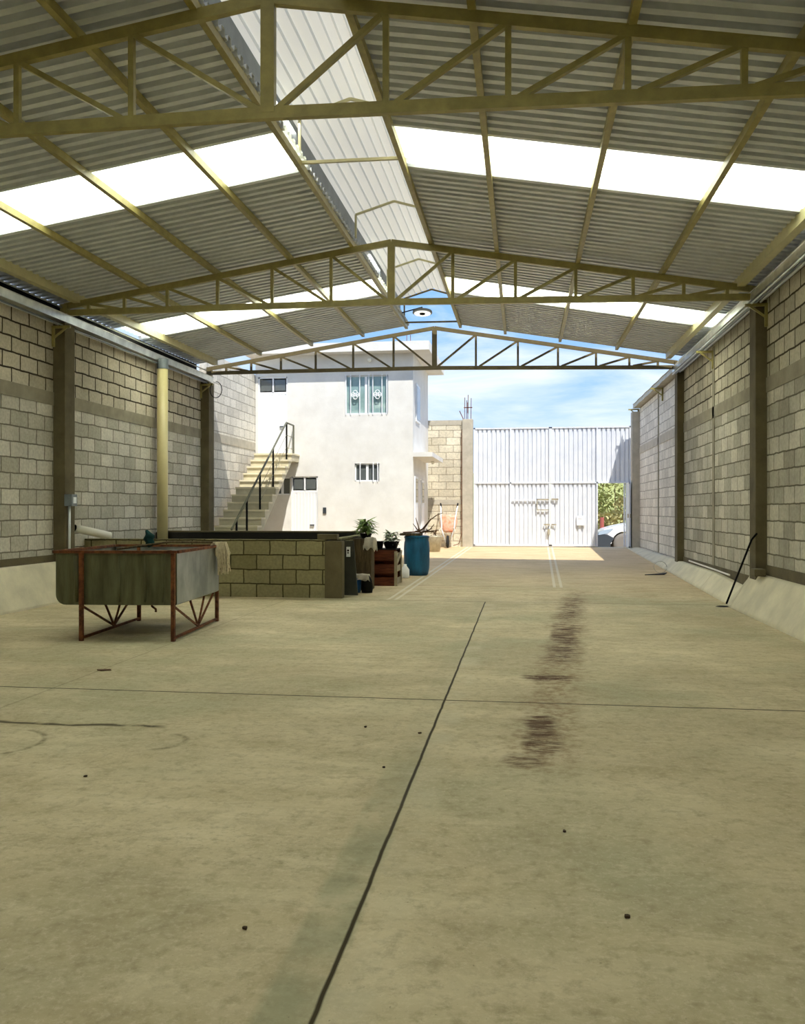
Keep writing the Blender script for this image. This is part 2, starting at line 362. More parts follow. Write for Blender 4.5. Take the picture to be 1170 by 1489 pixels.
# ------------------------------------------------------------------ dimensions
XL, XR, RX = -6.7, 3.1, -1.8; WT = .15
Y0, YE = -6.2, 17.45
TR = [.15, 5.95, 11.75, 17.6]
COLY = [-.1, 5.85, 11.57, 17.3]
def fz(y): return 0 if y < 12.7 else .023*(y-12.7)
def chord(x, y):             # top chord centre height
    s = abs(x-RX); b = 5.0 + .008*(y-11.75)
    return b - (.151 if x < RX else .171)*s
def botz(x, y):
    return 4.18 + .008*(y-11.75) - (.02*(x-RX) if x > RX else 0)
# ------------------------------------------------------------------ structure: floor and ground
fl = MB()
ys = [Y0, 12.7, 24.6]; 
fl.strip([(XL, y, fz(y)) for y in ys], [(XR, y, fz(y)) for y in ys])
fl.strip([(XL, y, fz(y)-.2) for y in ys], [(XR, y, fz(y)-.2) for y in ys])
struct(fl.build('floor', M['floor']))
g = MB(); g.box(-60, 60, 24.6, 120, -.4, -.1); g.box(-60, XL-.3, -40, 24.6, -.4, -.1); g.box(XR+.3, 60, -40, 24.6, -.4, -.1)
struct(g.build('ground', M['dirt']))
for nm, x in (('eave_blocker_left', XL-WT-.03), ('eave_blocker_right', XR+WT)):
    zt7 = 4.31 if x < 0 else 4.19
    struct(MB().prism([(x, Y0, 3.9), (x, YE, 3.9), (x, YE, zt7+.085), (x, Y0, zt7-.10)], (.03, 0, 0)).build(nm, M['black']))  # black boards added to close the eave gap and keep sky light out
# walls ------------------------------------------------------------------
WT = .15
def side_wall(nm, x0, x1, seg, low, top, low2=None):
    to_ = 4.72 if x0 < 0 else top
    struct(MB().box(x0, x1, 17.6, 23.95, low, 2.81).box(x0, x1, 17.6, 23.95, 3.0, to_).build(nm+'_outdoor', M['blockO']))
    w = MB()
    for (a, b_) in seg: w.box(x0, x1, a, b_, low, 2.81)
    o = struct(w.build(nm, M['blockL' if x0 < 0 else 'blockR']))
    w = MB()
    for (a, b_) in seg: w.box(x0, x1, a, b_, 3.0, top)
    o2 = struct(w.build(nm+'_upper', M['blockLt' if x0 < 0 else 'blockRt']))
    return o
side_wall('wall_left', XL-WT, XL, [(Y0, 17.6)], .0, 4.02)
side_wall('wall_right', XR, XR+WT, [(Y0, 17.6)], .0, 4.02)
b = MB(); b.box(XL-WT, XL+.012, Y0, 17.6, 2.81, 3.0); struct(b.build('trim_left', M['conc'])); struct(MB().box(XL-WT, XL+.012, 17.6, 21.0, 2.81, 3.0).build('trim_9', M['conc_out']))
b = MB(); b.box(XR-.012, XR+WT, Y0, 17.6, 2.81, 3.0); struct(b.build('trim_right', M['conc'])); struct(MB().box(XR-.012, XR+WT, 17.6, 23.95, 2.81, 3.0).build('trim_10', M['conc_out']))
# wall foot strip (darker concrete tone under the lowest course)
b = MB(); b.box(XL, XL+.02, Y0, 12.45, .45, .66); struct(b.build('baseboard_left', M['conc_dark']))
b = MB(); b.box(XR-.02, XR, Y0, 11.57, .4, .6); b.box(XR-.02, XR, 11.9, 17.3, .15, .40); struct(b.build('baseboard_right', M['conc_dark']))
b = MB(); b.box(XL-WT, XR+WT, Y0-.15, Y0, 0, 5.1); struct(b.build('wall_back', M['blockC']))
# sloped ledges
def ledge(name, xw, xt, xb, ya, yb, zt, lab=None):
    m = MB(); n = 10
    A = []
    for i in range(n+1):
        y = ya+(yb-ya)*i/n; z0 = fz(y)-.05
        zz = zt+(.09*(y-12.1)/2.1 if name == 'trim_3' else 0)
        A.append([(xw, y, z0), (xb, y, z0), (xb, y, fz(y)+.03), (xt, y, zz), (xw, y, zz)])
    for a, c in zip(A, A[1:]):
        for k in range(5):
            m.poly([a[k], a[(k+1)%5], c[(k+1)%5], c[k]])
    m.poly(A[0]); m.poly(A[-1])
    return struct(m.build(name, M['conc_light'], bevel=.02))
ledge('trim_1', XR, 3.0, 2.74, Y0, 11.95, .47)
m = MB(); m.prism([(XR,11.95,0),(2.74,11.95,0),(2.74,11.95,.03),(3.0,11.95,.47),(XR,11.95,.47)], (0,.0,0)) if False else None
# sloping end of the tall ledge
m = MB(); a = [(XR,11.94,0),(2.74,11.94,0),(2.74,11.94,.03),(3.0,11.94,.47),(XR,11.94,.47)]; c = [(XR,12.40,0),(2.75,12.20,0),(2.75,12.20,.02),(3.0,12.02,.42),(XR,12.02,.44)]
for k in range(5): m.poly([a[k], a[(k+1)%5], c[(k+1)%5], c[k]])
m.poly(c); m.poly(a); struct(m.build('trim_2', M['conc_light']))
ledge('trim_3', XR, 2.99, 2.80, 12.1, 14.2, .22)
ledge('trim_11', XR, 2.99, 2.80, 14.2, 24.2, .31)
ledge('trim_4', XL, -6.6, -6.40, Y0, 12.44, .56)
# ------------------------------------------------------------------ columns
ordl = ['behind the camera', 'nearest', 'second', 'third']
def column(x0, x1, y0, y1, z0, z1, label, mt='conc_dark', name='concrete_column', grp='concrete wall columns'):
    return tag(MB().box(x0, x1, y0, y1, z0, z1).build(name, M[mt], bevel=.008), label, 'column', grp)
column(XL-.01, -6.52, COLY[2], COLY[2]+.28, .5, 4.0, 'dark concrete column on the left wall beside the switch box')
column(XL-.01, -6.52, COLY[3], COLY[3]+.3, .0, 4.0, 'dark concrete column on the left wall at the foot of the stairs')
column(2.96, XR+.01, COLY[2], COLY[2]+.3, .40, 4.0, 'dark concrete column on the right wall above the leaning rod')
column(2.97, XR+.01, COLY[3], COLY[3]+.28, .25, 4.0, 'concrete column on the right wall under the roof edge')
column(2.9, XR+WT+.01, 23.7, 24.0, .28, 3.95, 'pale weathered concrete column at the right end of the gate', 'conc_out')
for yy, lab in ((14.6, 'thin grey concrete tie post in the right wall between the two dark columns'), (20.4, 'thin concrete tie post in the sunlit right wall beyond the roof')):
    tag(MB().box(XR-.012, XR+.06, yy, yy+.14, .33, 3.98).build('tie_post', M['conc']), lab, 'post', 'tie posts in the right wall')
# ------------------------------------------------------------------ trusses
SV = [.85, 1.7, 2.5, 3.25, 3.9, 4.45]
tl = ['', 'cream steel roof truss nearest the camera', 'cream steel roof truss between the two dark columns', 'dark thin roof truss at the open end against the sky']
M['paint_backlit'] = mat('backlit_truss_paint', (122,110,78), .5, spec=.3, var=.2, vscale=9)  # darker copy of the cream paint, backlit shade put into the colour
for ti, ty in enumerate(TR):
    if ti == 0: continue
    pm = M['paint'] if ti < 3 else M['paint_backlit']
    t = thing('roof_truss', tl[ti], 'roof truss', (RX, ty, botz(RX, ty)), 'roof trusses')
    cw = .085 if ti < 3 else .075
    xl, xr = -6.62, 3.02
    P = lambda x, z: (x, ty, z)
    for (xe) in (xl, xr):
        MB().beam(P(RX, chord(RX, ty)), P(xe, chord(xe, ty)), .05, cw).build('top_chord', pm, t)
    bc = MB(); bc.beam(P(xl, botz(xl, ty)), P(RX, botz(RX, ty)), .05, cw); bc.beam(P(RX, botz(RX, ty)), P(xr, botz(xr, ty)), .05, cw); bc.build('bottom_chord', pm, t)
    MB().beam(P(RX, botz(RX, ty)), P(RX, chord(RX, ty)-.03), .10, .06, up=(0,1,0)).build('king_post', pm, t)
    for sg in (-1, 1):
        prev = 0
        for k, s in enumerate([1.03, 1.93, 2.74, 3.45, 4.05, 4.55] if (ti == 1 and sg < 0) else SV):
            x = RX+sg*s; zb = botz(x, ty)+.03; zt = chord(x, ty)-.03
            if zt-zb > .03:
                MB().beam(P(x, zb), P(x, zt), .042, .04, up=(0,1,0)).build('vertical_strut', pm, t)
            xp = RX+sg*(prev+.07)
            MB().beam(P(xp, botz(xp, ty)+.03), P(x-sg*.02, zt), .038, .045, up=(0,1,0)).build('diagonal_strut', pm, t)
            prev = s
    # pale weld plates at the heels
    for xe in (xl, xr):
        MB().box(xe-.05, xe+.05, ty-.05, ty+.05, botz(xe, ty)-.12, botz(xe, ty)+.12).build('heel_plate', pm, t)
# ------------------------------------------------------------------ purlins
PS = [.55, 1.45, 2.53, 3.63]
onm = ['beside the ridge opening', 'second from the ridge', 'third from the ridge', 'fourth from the ridge']
for sg, side in ((-1, 'left'), (1, 'right')):
    for k, s in enumerate(PS):
        x = RX+sg*s; z = lambda y: chord(x, y)+.075
        o = MB().beam((x, Y0+.02, z(Y0)), (x, YE-.05, z(YE)), .055, .075).build('purlin', M['paint'])
        tag(o, f'long cream steel purlin under the {side} roof slope, {onm[k]}', 'purlin', 'purlins under the roof')
    x = RX+sg*4.62; z = lambda y: chord(x, y)+.075
    o = MB().beam((x, Y0+.02, z(Y0)), (x, YE-.05, z(YE)), .10, .13).build('eave_beam', M['paint_light'])
    tag(o, f'wide cream eave beam along the top of the {side} wall', 'beam', 'eave beams')
# ------------------------------------------------------------------ roof sheets
PITCH, DEP = .150, .055
def zprof(t):
    t = (t/PITCH) % 1.0
    if t < .44: return 0
    if t < .5: return (t-.44)/.06*DEP
    if t < .94: return DEP
    return (1-(t-.94)/.06)*DEP
def corr(m, sg, ya, yb, sa, sb, lift=0.):
    ks = []; k = math.floor(ya/PITCH)
    while k*PITCH <= yb+PITCH:
        for f in (0, .44, .5, .94):
            y = (k+f)*PITCH
            if ya-1e-6 <= y <= yb+1e-6: ks.append(y)
        k += 1
    ks = [ya]+ks+[yb]
    for u0, u1 in ((sa, sb),):
        A = []; B = []
        for y in ks:
            for s, arr in ((u0, A), (u1, B)):
                x = RX+sg*s; arr.append((x, y, chord(x, y)+.113+zprof(y)+lift))
        m.strip(A, B)
holes = [(round(a/PITCH)*PITCH, round(b_/PITCH)*PITCH) for a, b_ in SKYLIGHTS]
for sg, side in ((-1, 'left'), (1, 'right')):
    m = MB(); cur = Y0
    for a, b_ in holes:
        corr(m, sg, cur, a+.05, .50, 5.06); cur = b_-.05
    corr(m, sg, cur, YE, .50, 5.06)
    struct(m.build('ceiling_'+side, M['galv']))
    for i, (a, b_) in enumerate(holes):
        if i == 0: continue
        m = MB(); corr(m, sg, a, b_, .50, 4.95, lift=.004)
        wh = ['', 'overhead nearest the camera', 'between the first and second trusses', 'beyond the second truss'][i]
        tag(m.build('skylight_panel', M['sky_panel']), f'white translucent panel in the {side} roof slope {wh}', 'skylight', 'translucent roof panels')
m = MB()
for sg in (-1, 1): corr(m, sg, holes[0][0], holes[0][1], .5, 4.95, lift=.004)
struct(m.build('ceiling_skylight', M['sky_panel']))
# area lights added over the roof to boost light through the translucent panels
for hi, (a, b_) in enumerate(holes):
    for sg in (-1, 1):
        al = bpy.data.lights.new('fill_over_panel', 'AREA'); al.shape = 'RECTANGLE'; al.size = 4.4; al.size_y = .95; al.energy = PANEL_FILL_W[hi]; al.color = (1, .98, .90)
        ao = bpy.data.objects.new('fill_over_panel', al); COL.objects.link(ao)
        x = RX+sg*2.72; y = (a+b_)/2
        ao.location = (x, y, chord(x, y)+.5); ao.rotation_euler = (0, sg*math.atan(.16), 0)
# ------------------------------------------------------------------ ridge vent cover
rv = thing('ridge_vent', 'raised white ribbed ridge cover over the long roof opening', 'roof vent', (RX, 8, 5.1))
def cz(x, y):
    s = abs(x-RX); return 5.69 - .30*s + .008*(y-11.75)
m = MB(); A = []; B = []; CYE = 17.15
n = 44
cp = []
for k in range(11):
    x0_ = RX-.66+.12*k; cp += [(x0_, 0), (x0_+.078, 0), (x0_+.088, .03), (x0_+.110, .03)]
for x, dz in cp:
    A.append((x, Y0+.3, cz(x, Y0)+dz)); B.append((x, CYE, cz(x, CYE)+dz))
m.strip(A, B); m.build('cover_sheet', M['cover'], rv)
for sg in (-1, 1):
    m = MB(); x = RX+sg*.64
    A = [(x, Y0+.3, chord(x, Y0)+.2), (x, CYE, chord(x, CYE)+.2)]; B = [(x, Y0+.3, cz(x, Y0)), (x, CYE, cz(x, CYE))]
    m.strip(A, B); m.build('side_sheet', M['galv_dull'], rv)
yy = -.5; hoops = []
while yy < 17.3: hoops.append(yy); yy += 2.05
for i, y in enumerate([-.3, 2.75, 5.8, 8.9, 12.0, 14.9, 17.05]):
    m = MB(); xl_, xr_ = RX-.55, RX+.55
    pts = [(xl_, y, chord(xl_, y)+.1), (xl_, y, cz(xl_, y)-.03), (RX, y, cz(RX, y)-.03), (xr_, y, cz(xr_, y)-.03), (xr_, y, chord(xr_, y)+.1)]
    for a, b_ in zip(pts, pts[1:]): m.beam(a, b_, .028, .028, up=(0,1,0))
    if i in (3, 6): m.beam(pts[0], pts[-1], .03, .03, up=(0,1,0))
    m.build('hoop', M['paint_light'] if i < 6 else M['paint_backlit'], rv)
# ------------------------------------------------------------------ gutters, conduits, brackets
def gutter(name, x0, x1, y0, y1, z, label, mt='gutter'):
    m = MB(); yy = [y0+(y1-y0)*i/24 for i in range(25)]
    prof = [(x0, .16), (x0, .13), (x0+.01, 0), (x1-.01, -.005), (x1, .10), (x1+(.02 if x1 > x0 else -.02), .10)]
    for p, q in zip(prof, prof[1:]):
        m.strip([(p[0], y, z+p[1]+.006*math.sin(y*5)) for y in yy], [(q[0], y, z+q[1]+.006*math.sin(y*5+1)) for y in yy])
    return tag(m.build(name, M[mt], solid=.003), label, 'gutter', 'sheet metal roof gutters')
gutter('roof_gutter', XL-.12, XL+.16, Y0, 17.6, 4.03, 'shiny sheet metal gutter along the top of the left wall')
gutter('roof_gutter', XR+.12, XR-.16, Y0, 17.6, 4.03, 'sheet metal gutter along the top of the right wall under the roof')
gutter('roof_gutter', XR+.14, XR-.14, 17.62, 23.95, 4.06, 'pale gutter sheet on the right wall beyond the roof, open to the sky', 'tin')
# thin edge sheets outside the eave
for sg, x, side in ((-1, XL, 'left'), (1, XR, 'right')):
    o = MB().beam((x-sg*.06, Y0, 4.22), (x-sg*.06, 17.5, 4.26), .012, .02).build('edge_strip', M['gutter'])
    tag(o, f'thin bright metal strip under the {side} eave beam', 'strip')
for sg, x, side in ((1, XR, 'right'), (-1, XL, 'left')):
    for k in range(3 if sg > 0 else 2):
        dx = .02+.06*k
        o = MB().tube([(x-sg*(.06+dx), Y0, 3.97-.012*k), (x-sg*(.06+dx), 12, 3.975-.012*k), (x-sg*(.06+dx), 17.4, 3.985-.012*k)], .013, 8).build('conduit_pipe', M['galv'] if k != 1 else M['galv_dull'], smooth=True)
        tag(o, f'thin metal conduit under the {side} gutter, {["closest to the wall", "next one out from the wall", "furthest from the wall"][k]}', 'conduit', 'conduits under the gutters')
def bracket(x, sg, y, z, label):      # welded triangle holding the gutter
    t = thing('gutter_bracket', label, 'bracket', (x, y, z), 'gutter brackets')
    MB().beam((x, y, z-.28), (x, y, z+.02), .035, .035).build('upright', M['paint'], t)
    MB().beam((x, y, z), (x-sg*.26, y, z), .035, .035).build('arm', M['paint'], t)
    MB().beam((x, y, z-.16), (x-sg*.2, y, z-.01), .025, .025).build('brace', M['paint'], t)
bracket(XL+.02, -1, COLY[2]-.03, 3.93, 'cream angle bracket at the top of the left column by the switch box')
bracket(XL+.02, -1, COLY[3]-.03, 3.93, 'cream angle bracket at the top of the left column by the stairs')
bracket(XR-.02, 1, COLY[2]-.03, 3.93, 'cream angle bracket at the top of the dark right column')
bracket(XR-.02, 1, 14.67, 3.90, 'rusty cream angle bracket on the right wall tie post')
bracket(XR-.02, 1, 19.8, 4.02, 'dark bracket under the outdoor gutter halfway to the gate')
bracket(XR-.02, 1, 23.85, 4.02, 'dark bracket under the outdoor gutter at its far end')
t = thing('cable_loop', 'small black cable loop hanging at the top of the left column by the stairs', 'cable', (-6.35, 17.3, 3.8))
MB().tube([(-6.35+.13*math.sin(a), 17.25, 3.82+.17*math.cos(a)) for a in [i*math.pi/8 for i in range(15)]], .008, 6).build('cable', M['black'], t, smooth=True)
# PVC downpipe on the left wall
dp = thing('drain_pipe', 'cream round downpipe standing against the left block wall', 'pipe', (-6.52, 14.95, .12))
MB().tube([(-6.52, 14.95, .10), (-6.52, 14.95, 3.95)], .098, 24).build('pipe', M['pvc'], dp, smooth=False)
for p in dp.children: 
    for q in p.data.polygons: q.use_smooth = len(q.vertices) == 4
MB().tube([(-6.52, 14.95, 3.88), (-6.52, 14.95, 4.06)], .106, 24).build('collar', M['galv_dull'], dp)
# switch box with conduit
sb = thing('switch_box', 'grey electrical box with a conduit on the left concrete column', 'electrical box', (-6.5, 11.62, 1.4))
MB().box(-6.52, -6.40, 11.55, 11.70, 1.36, 1.53).build('box', M['galv_dull'], sb, bevel=.006)
MB().box(-6.403, -6.393, 11.585, 11.665, 1.40, 1.49).build('cover_plate', M['white'], sb)
MB().tube([(-6.49, 11.64, 1.36), (-6.49, 11.64, .57)], .018, 10).build('conduit', M['galv'], sb, smooth=True)
# ridge lamp
LT = Matrix.Rotation(-.13, 3, 'X')
M['lamp_on'] = bpy.data.materials.new('lamp_lens_lit'); M['lamp_on'].use_nodes = True
_b = M['lamp_on'].node_tree.nodes['Principled BSDF']; _b.inputs['Emission Color'].default_value = (1, .98, .92, 1); _b.inputs['Emission Strength'].default_value = .75
lp = thing('ceiling_lamp', 'round white ring lamp hanging at the ridge near the open end', 'lamp', (-2.07, 16.4, 5.0))
MB().lathe([(.0, .03), (.11, .03), (.185, .0), (.19, -.03), (.165, -.035)], (-1.91, 16.4, 5.12), 28, LT).build('housing', M['galv_dull'], lp)
MB().lathe([(.160, -.046), (.06, -.044)], (-1.91, 16.4, 5.12), 28, LT).build('ring_lens', M['lamp_on'], lp)
MB().lathe([(.06, -.04), (.05, -.06), (.0001, -.06)], (-1.91, 16.4, 5.12), 20, LT).build('hub', M['black'], lp)
MB().tube([(-1.91, 16.4, 5.14), (-1.91, 16.4, 5.20), (-2.33, 16.4, 5.10)], .012, 8).build('hanger', M['black'], lp)
# ------------------------------------------------------------------ low block cistern
cs = thing('water_cistern', 'low open water tank of grey concrete blocks with a rough corner pillar', 'cistern', (-4.6, 13.8, 0))
FY = 12.45
MB().box(-6.69, -2.90, FY, FY+.14, -.01, .862).build('front_wall', M['blockC'], cs)
MB().box(-2.90, -2.64, FY-.03, FY+.16, -.01, .845).build('corner_pillar', M['conc_dark'], cs, bevel=.012)
MB().box(-2.84, -2.70, FY+.16, 15.2, -.01, .88).build('side_wall', M['blockCs'], cs)
MB().box(-6.69, -2.84, 15.06, 15.2, -.01, .90).build('rear_wall', M['cistern_dark'], cs)
MB().box(-6.55, -2.70, 15.05, 15.22, .90, .925).build('rear_coping', M['conc_dark'], cs)
MB().box(-6.68, -2.85, FY+.15, 15.05, .0, .55).build('water', M['cistern_dark'], cs)
tag(MB().box(-3.02, -2.72, FY-.0, FY+.14, .863, .945).build('loose_block', M['conc_dark'], bevel=.006), 'loose concrete half block lying on the cistern wall beside the pillar', 'block')
pp = thing('plastic_pipe', 'short white plastic pipe leaning over the left end of the cistern wall', 'pipe', (-6.5, 12.3, .9))
MB().tube([(-6.60, 11.98, 1.035), (-6.32, 12.52, .905)], .058, 18, caps=False).build('pipe', M['pvcw'], pp, smooth=True, solid=.006)
MB().tube([(-6.60, 11.985, 1.034), (-6.594, 12.0, 1.031)], .052, 18).build('pipe_mouth', M['black'], pp)
# ------------------------------------------------------------------ metal trough
tr = thing('metal_trough', 'old sheet metal trough on a rusty steel leg frame', 'trough', (-3.9, 8.9, 0))
FRv = Vector((-3.43, 8.12, 0)); FLv = Vector((-4.35, 8.03, 0)); U = (FLv-FRv).normalized(); RRv = Vector((-3.55, 9.68, 0)); V = (RRv-FRv).normalized()
def T(u, v, z): p = FRv+U*u+V*v; return (p.x, p.y, z)
LB = (FLv-FRv).length; UL = LB+.28; VD = 1.56; ZB, ZT = .355, .875
R_ = .10
def trough_prof(off=0):
    pr = [(-.02+off, ZT)]
    pr += [(-.02+off, ZB+off+.01), (-.01+off, ZB+off)]
    for i in range(7):
        a = math.pi/2*i/6; pr.append((UL-off-R_+R_*math.sin(a), ZB+off+R_-R_*math.cos(a)))
    pr.append((UL-off, ZT)); return pr
pr = trough_prof()
nV = 8
m = MB()
for i in range(nV):
    v0, v1 = .05+(VD-.05)*i/nV, .05+(VD-.05)*(i+1)/nV
    m.strip([T(u, v0, z) for u, z in pr[2:]], [T(u, v1, z) for u, z in pr[2:]])
m.build('body', M['tank'], tr, smooth=True, solid=.004)
m = MB()
m.strip([T(pr[i][0], .05, pr[i][1]) for i in (0, 1, 2)], [T(pr[i][0], VD, pr[i][1]) for i in (0, 1, 2)])
m.build('side_panel', M['tank_side'], tr, solid=.004)
m = MB(); m.poly([T(u, .05, z) for u, z in pr]); m.build('front_panel', M['tank'], tr, solid=.004)
for uu, wv in ((.12, .010), (.30, .012), (.56, .008), (LB+.07, .03)):
    MB().tube([T(uu, .045, ZB+.03), T(uu-.01, .045, ZB+.25), T(uu, .045, ZT-.03)], wv, 8).build('sheet_fold', M['tank'], tr, smooth=True)
m = MB(); m.poly([T(u, VD, z) for u, z in pr]); m.build('back_panel', M['tank_side'], tr, solid=.004)
m = MB()
for a, b_ in (((-.03, .03), (UL+.01, .03)), ((UL+.01, .03), (UL+.01, VD+.01)), ((UL+.01, VD+.01), (-.03, VD+.01)), ((-.03, VD+.01), (-.03, .03))):
    m.beam(T(*a, ZT+.01), T(*b_, ZT+.01), .035, .028)
m.build('rim', M['rust'], tr)
for (u, v) in ((0, 0), (LB, 0), (0, VD), (LB, VD)):
    MB().beam(T(u, v, 0), T(u, v, ZT), .036, .036).build('leg', M['rust'], tr)
for u in (0, LB):
    MB().beam(T(u, 0, .03), T(u, VD, .03), .024, .024).build('floor_bar', M['rust'], tr)
    for v in (.02, .55, 1.05, VD-.15):
        MB().beam(T(u, .82, .045), T(u, v, ZB-.01), .018, .018).build('strut', M['rust'], tr)
# drain spout
MB().tube([T(.32, .3, ZB+.0), T(.32, .3, ZB-.04), T(.28, .3, ZB-.07), T(.28, .3, ZB-.10)], .012, 8).build('drain_spout', M['rust'], tr)
# things in / on the trough
bl = MB().beam(T(.85, .95, ZB+.33), T(.10, 1.10, ZB+.47), .22, .10).build('timber_offcut', M['wood_pale'])
tag(bl, 'pale timber offcut lying inside the metal trough', 'timber')
tag(MB().beam(T(.70, .5, ZB+.44), T(.52, 1.35, ZB+.46), .12, .06).build('brown_board', M['wood_brown']), 'brown board end lying inside the metal trough', 'board')
m = MB()
bmesh.ops.create_icosphere(m.bm, subdivisions=3, radius=1, matrix=Matrix.Translation(Vector(T(.80, VD-.02, ZT+.09))) @ Matrix.Diagonal((.06, .05, .10, 1)))
for v in m.bm.verts: v.co += Vector((math.sin(v.co.z*70), math.cos(v.co.x*60), math.sin(v.co.x*50)))*.012
tag(m.build('cloth_bundle', M['teal'], smooth=True), 'dark teal cloth bundled on the back rim of the trough', 'cloth')
mo = thing('string_mop', 'beige string mop hanging over the back right corner of the trough', 'mop', T(-.05, VD-.05, .9))
m = MB(); c0 = Vector(T(-.06, VD-.10, .93))
for k in range(95):
    a = random.uniform(0, 2*math.pi); r = random.uniform(0, .035); o_ = random.uniform(.03, .095); ln = random.uniform(.18, .38)
    dx, dy = math.cos(a), math.sin(a)
    if dx < -.3: ln *= .45
    p0 = c0+Vector((dx*r, dy*r, 0)); 
    pts = [p0, p0+Vector((dx*o_*.6, dy*o_*.6, .0)), p0+Vector((dx*o_, dy*o_, -.08)), p0+Vector((dx*o_*random.uniform(.7, 1.2)+.02, dy*o_, -ln*.6)), p0+Vector((dx*o_*random.uniform(.5, 1.1)+.02, dy*o_*.9, -ln))]
    m.tube(pts, .006, 5)
m.build('strings', M['mop'], mo)
MB().tube([tuple(c0), T(.45, VD-.35, .94), T(.95, VD-.6, .87)], .012, 8).build('handle', M['wood_brown'], mo, smooth=True)
# ------------------------------------------------------------------ clutter beside the cistern
M['panel_dark'] = mat('dark_panel', (62,62,52), .7, var=.3)
lb = thing('leaning_board', 'dark grey panel with a white tag leaning beside the cistern pillar', 'panel', (-2.6, 12.9, 0))
MB().prism([(-2.68, 12.72, .02), (-2.46, 12.72, .02), (-2.53, 12.74, .84), (-2.68, 12.74, .84)], (0, .03, 0)).build('panel', M['panel_dark'], lb)
MB().box(-2.632, -2.572, 12.70, 12.713, .60, .75).build('tag', M['white'], lb)
m = MB(); m.lathe([(.016, 0), (.016, .003)], (-2.604, 12.697, .695), 14, Matrix.Rotation(math.pi/2, 3, 'X')); m.lathe([(.012, 0), (.012, .003)], (-2.604, 12.697, .66), 14, Matrix.Rotation(math.pi/2, 3, 'X'))
m.build('tag_mark', M['black'], lb)
tb = tag(MB().box(-2.74, -2.40, 13.55, 13.85, fz(13.7)-.005, .845).build('timber_block', M['wood_brown'], bevel=.015), 'upright brown weathered timber block behind the cistern pillar', 'timber')
# pale cloth over the block corner
def cloth(name, cx, cy, z, wx, wy, drop, m_, label, seed=1, n=14):
    r = random.Random(seed); m = MB(); g = [[None]*(n+1) for _ in range(n+1)]
    for i in range(n+1):
        for j in range(n+1):
            u = (i/n-.5)*2; v = (j/n-.5)*2; ex = max(0, abs(u)-.55)/.45; ey = max(0, abs(v)-.55)/.45
            e_ = max(ex, ey)
            x = cx+(u if abs(u) < .55 else math.copysign(.55+.12*ex, u))*wx
            y = cy+(v if abs(v) < .55 else math.copysign(.55+.12*ey, v))*wy
            zz = z-drop*e_*(.75+.35*math.sin(7*u+seed)*math.cos(5*v)) + .008*math.sin(9*u+seed)*math.cos(8*v)
            g[i][j] = m.bm.verts.new((x+.012*math.sin(6*v+seed), y+.012*math.sin(7*u), zz))
    for i in range(n):
        for j in range(n): m.bm.faces.new([g[i][j], g[i+1][j], g[i+1][j+1], g[i][j+1]])
    return tag(m.build(name, m_, smooth=True, solid=.005), label, 'cloth')
cloth('cloth_sheet', -2.43, 13.62, .862, .13, .16, .24, M['cloth'], 'pale rag draped over the corner of the timber block', 3)
bu = thing('plastic_bucket', 'blue plastic bucket on the floor beside the cistern pillar', 'bucket', (-2.62, 13.25, 0))
MB().lathe([(.085, .015), (.105, .235), (.112, .24), (.104, .245), (.09, .03), (.0001, .025)], (-2.60, 13.22, 0), 24).build('body', M['bluebucket'], bu, smooth=True)
MB().tube([(-2.60+.107*math.cos(a), 13.22-.02, .235-.05*math.sin(a)) for a in [i*math.pi/10 for i in range(11)]], .004, 6).build('handle', M['tin'], bu)
cloth('floor_cloth', -2.50, 13.22, .30, .20, .12, .12, M['cloth'], 'grey white rag heaped over the blue bucket', 5)
bkb = thing('dark_bag', 'black sack standing beside the blue bucket', 'bag', (-2.40, 13.25, 0))
MB().lathe([(.0001, 0), (.085, .01), (.095, .1), (.08, .2), (.04, .27), (.03, .28), (.0001, .28)], (-2.41, 13.22, .004), 16).build('sack', M['black'], bkb, smooth=True)
# crate
cr_ = thing('wooden_crate', 'red brown slatted crate with pale corner posts', 'crate', (-2.32, 14.5, fz(14.5)))
cx0, cx1, cy0, cy1 = -2.58, -2.10, 14.2, 14.75; cz0 = fz(14.2)
MB().box(cx0, cx1, cy0, cy0+.02, cz0+.43, cz0+.60).build('front_slat', M['wood_red'], cr_)
MB().box(cx0, cx1, cy0, cy0+.02, cz0+.21, cz0+.36).build('front_slat', M['wood_red'], cr_)
MB().box(cx0, cx1, cy0, cy0+.02, cz0+.0, cz0+.14).build('front_slat', M['wood_red'], cr_)
for k in range(3): MB().box(cx1-.02, cx1, cy0+.02, cy1, cz0+.02+.21*k, cz0+.12+.21*k).build('side_slat', M['wood_pale'], cr_)
for x, y in ((cx1-.005, cy0-.02), (cx1-.005, cy1-.02), (cx0, cy1-.02), (cx0, cy0-.012)):
    MB().box(x-.02, x+.03, y, y+.04, cz0, cz0+.58).build('corner_post', M['wood_pale'] if x > -2.3 else M['wood_red'], cr_)
MB().beam((cx1+.02, cy0, cz0+.38), (cx1+.02, cy1, cz0+.56), .02, .04).build('brace', M['wood_pale'], cr_)
MB().box(cx0, cx1, cy1-.02, cy1, cz0, cz0+.6).build('back_panel', M['wood_red'], cr_)
MB().box(cx0, cx0+.02, cy0+.02, cy1-.02, cz0, cz0+.6).build('left_panel', M['wood_red'], cr_)
MB().box(cx0, cx1, cy0, cy1, cz0+.60, cz0+.615).build('lid', M['black'], cr_)
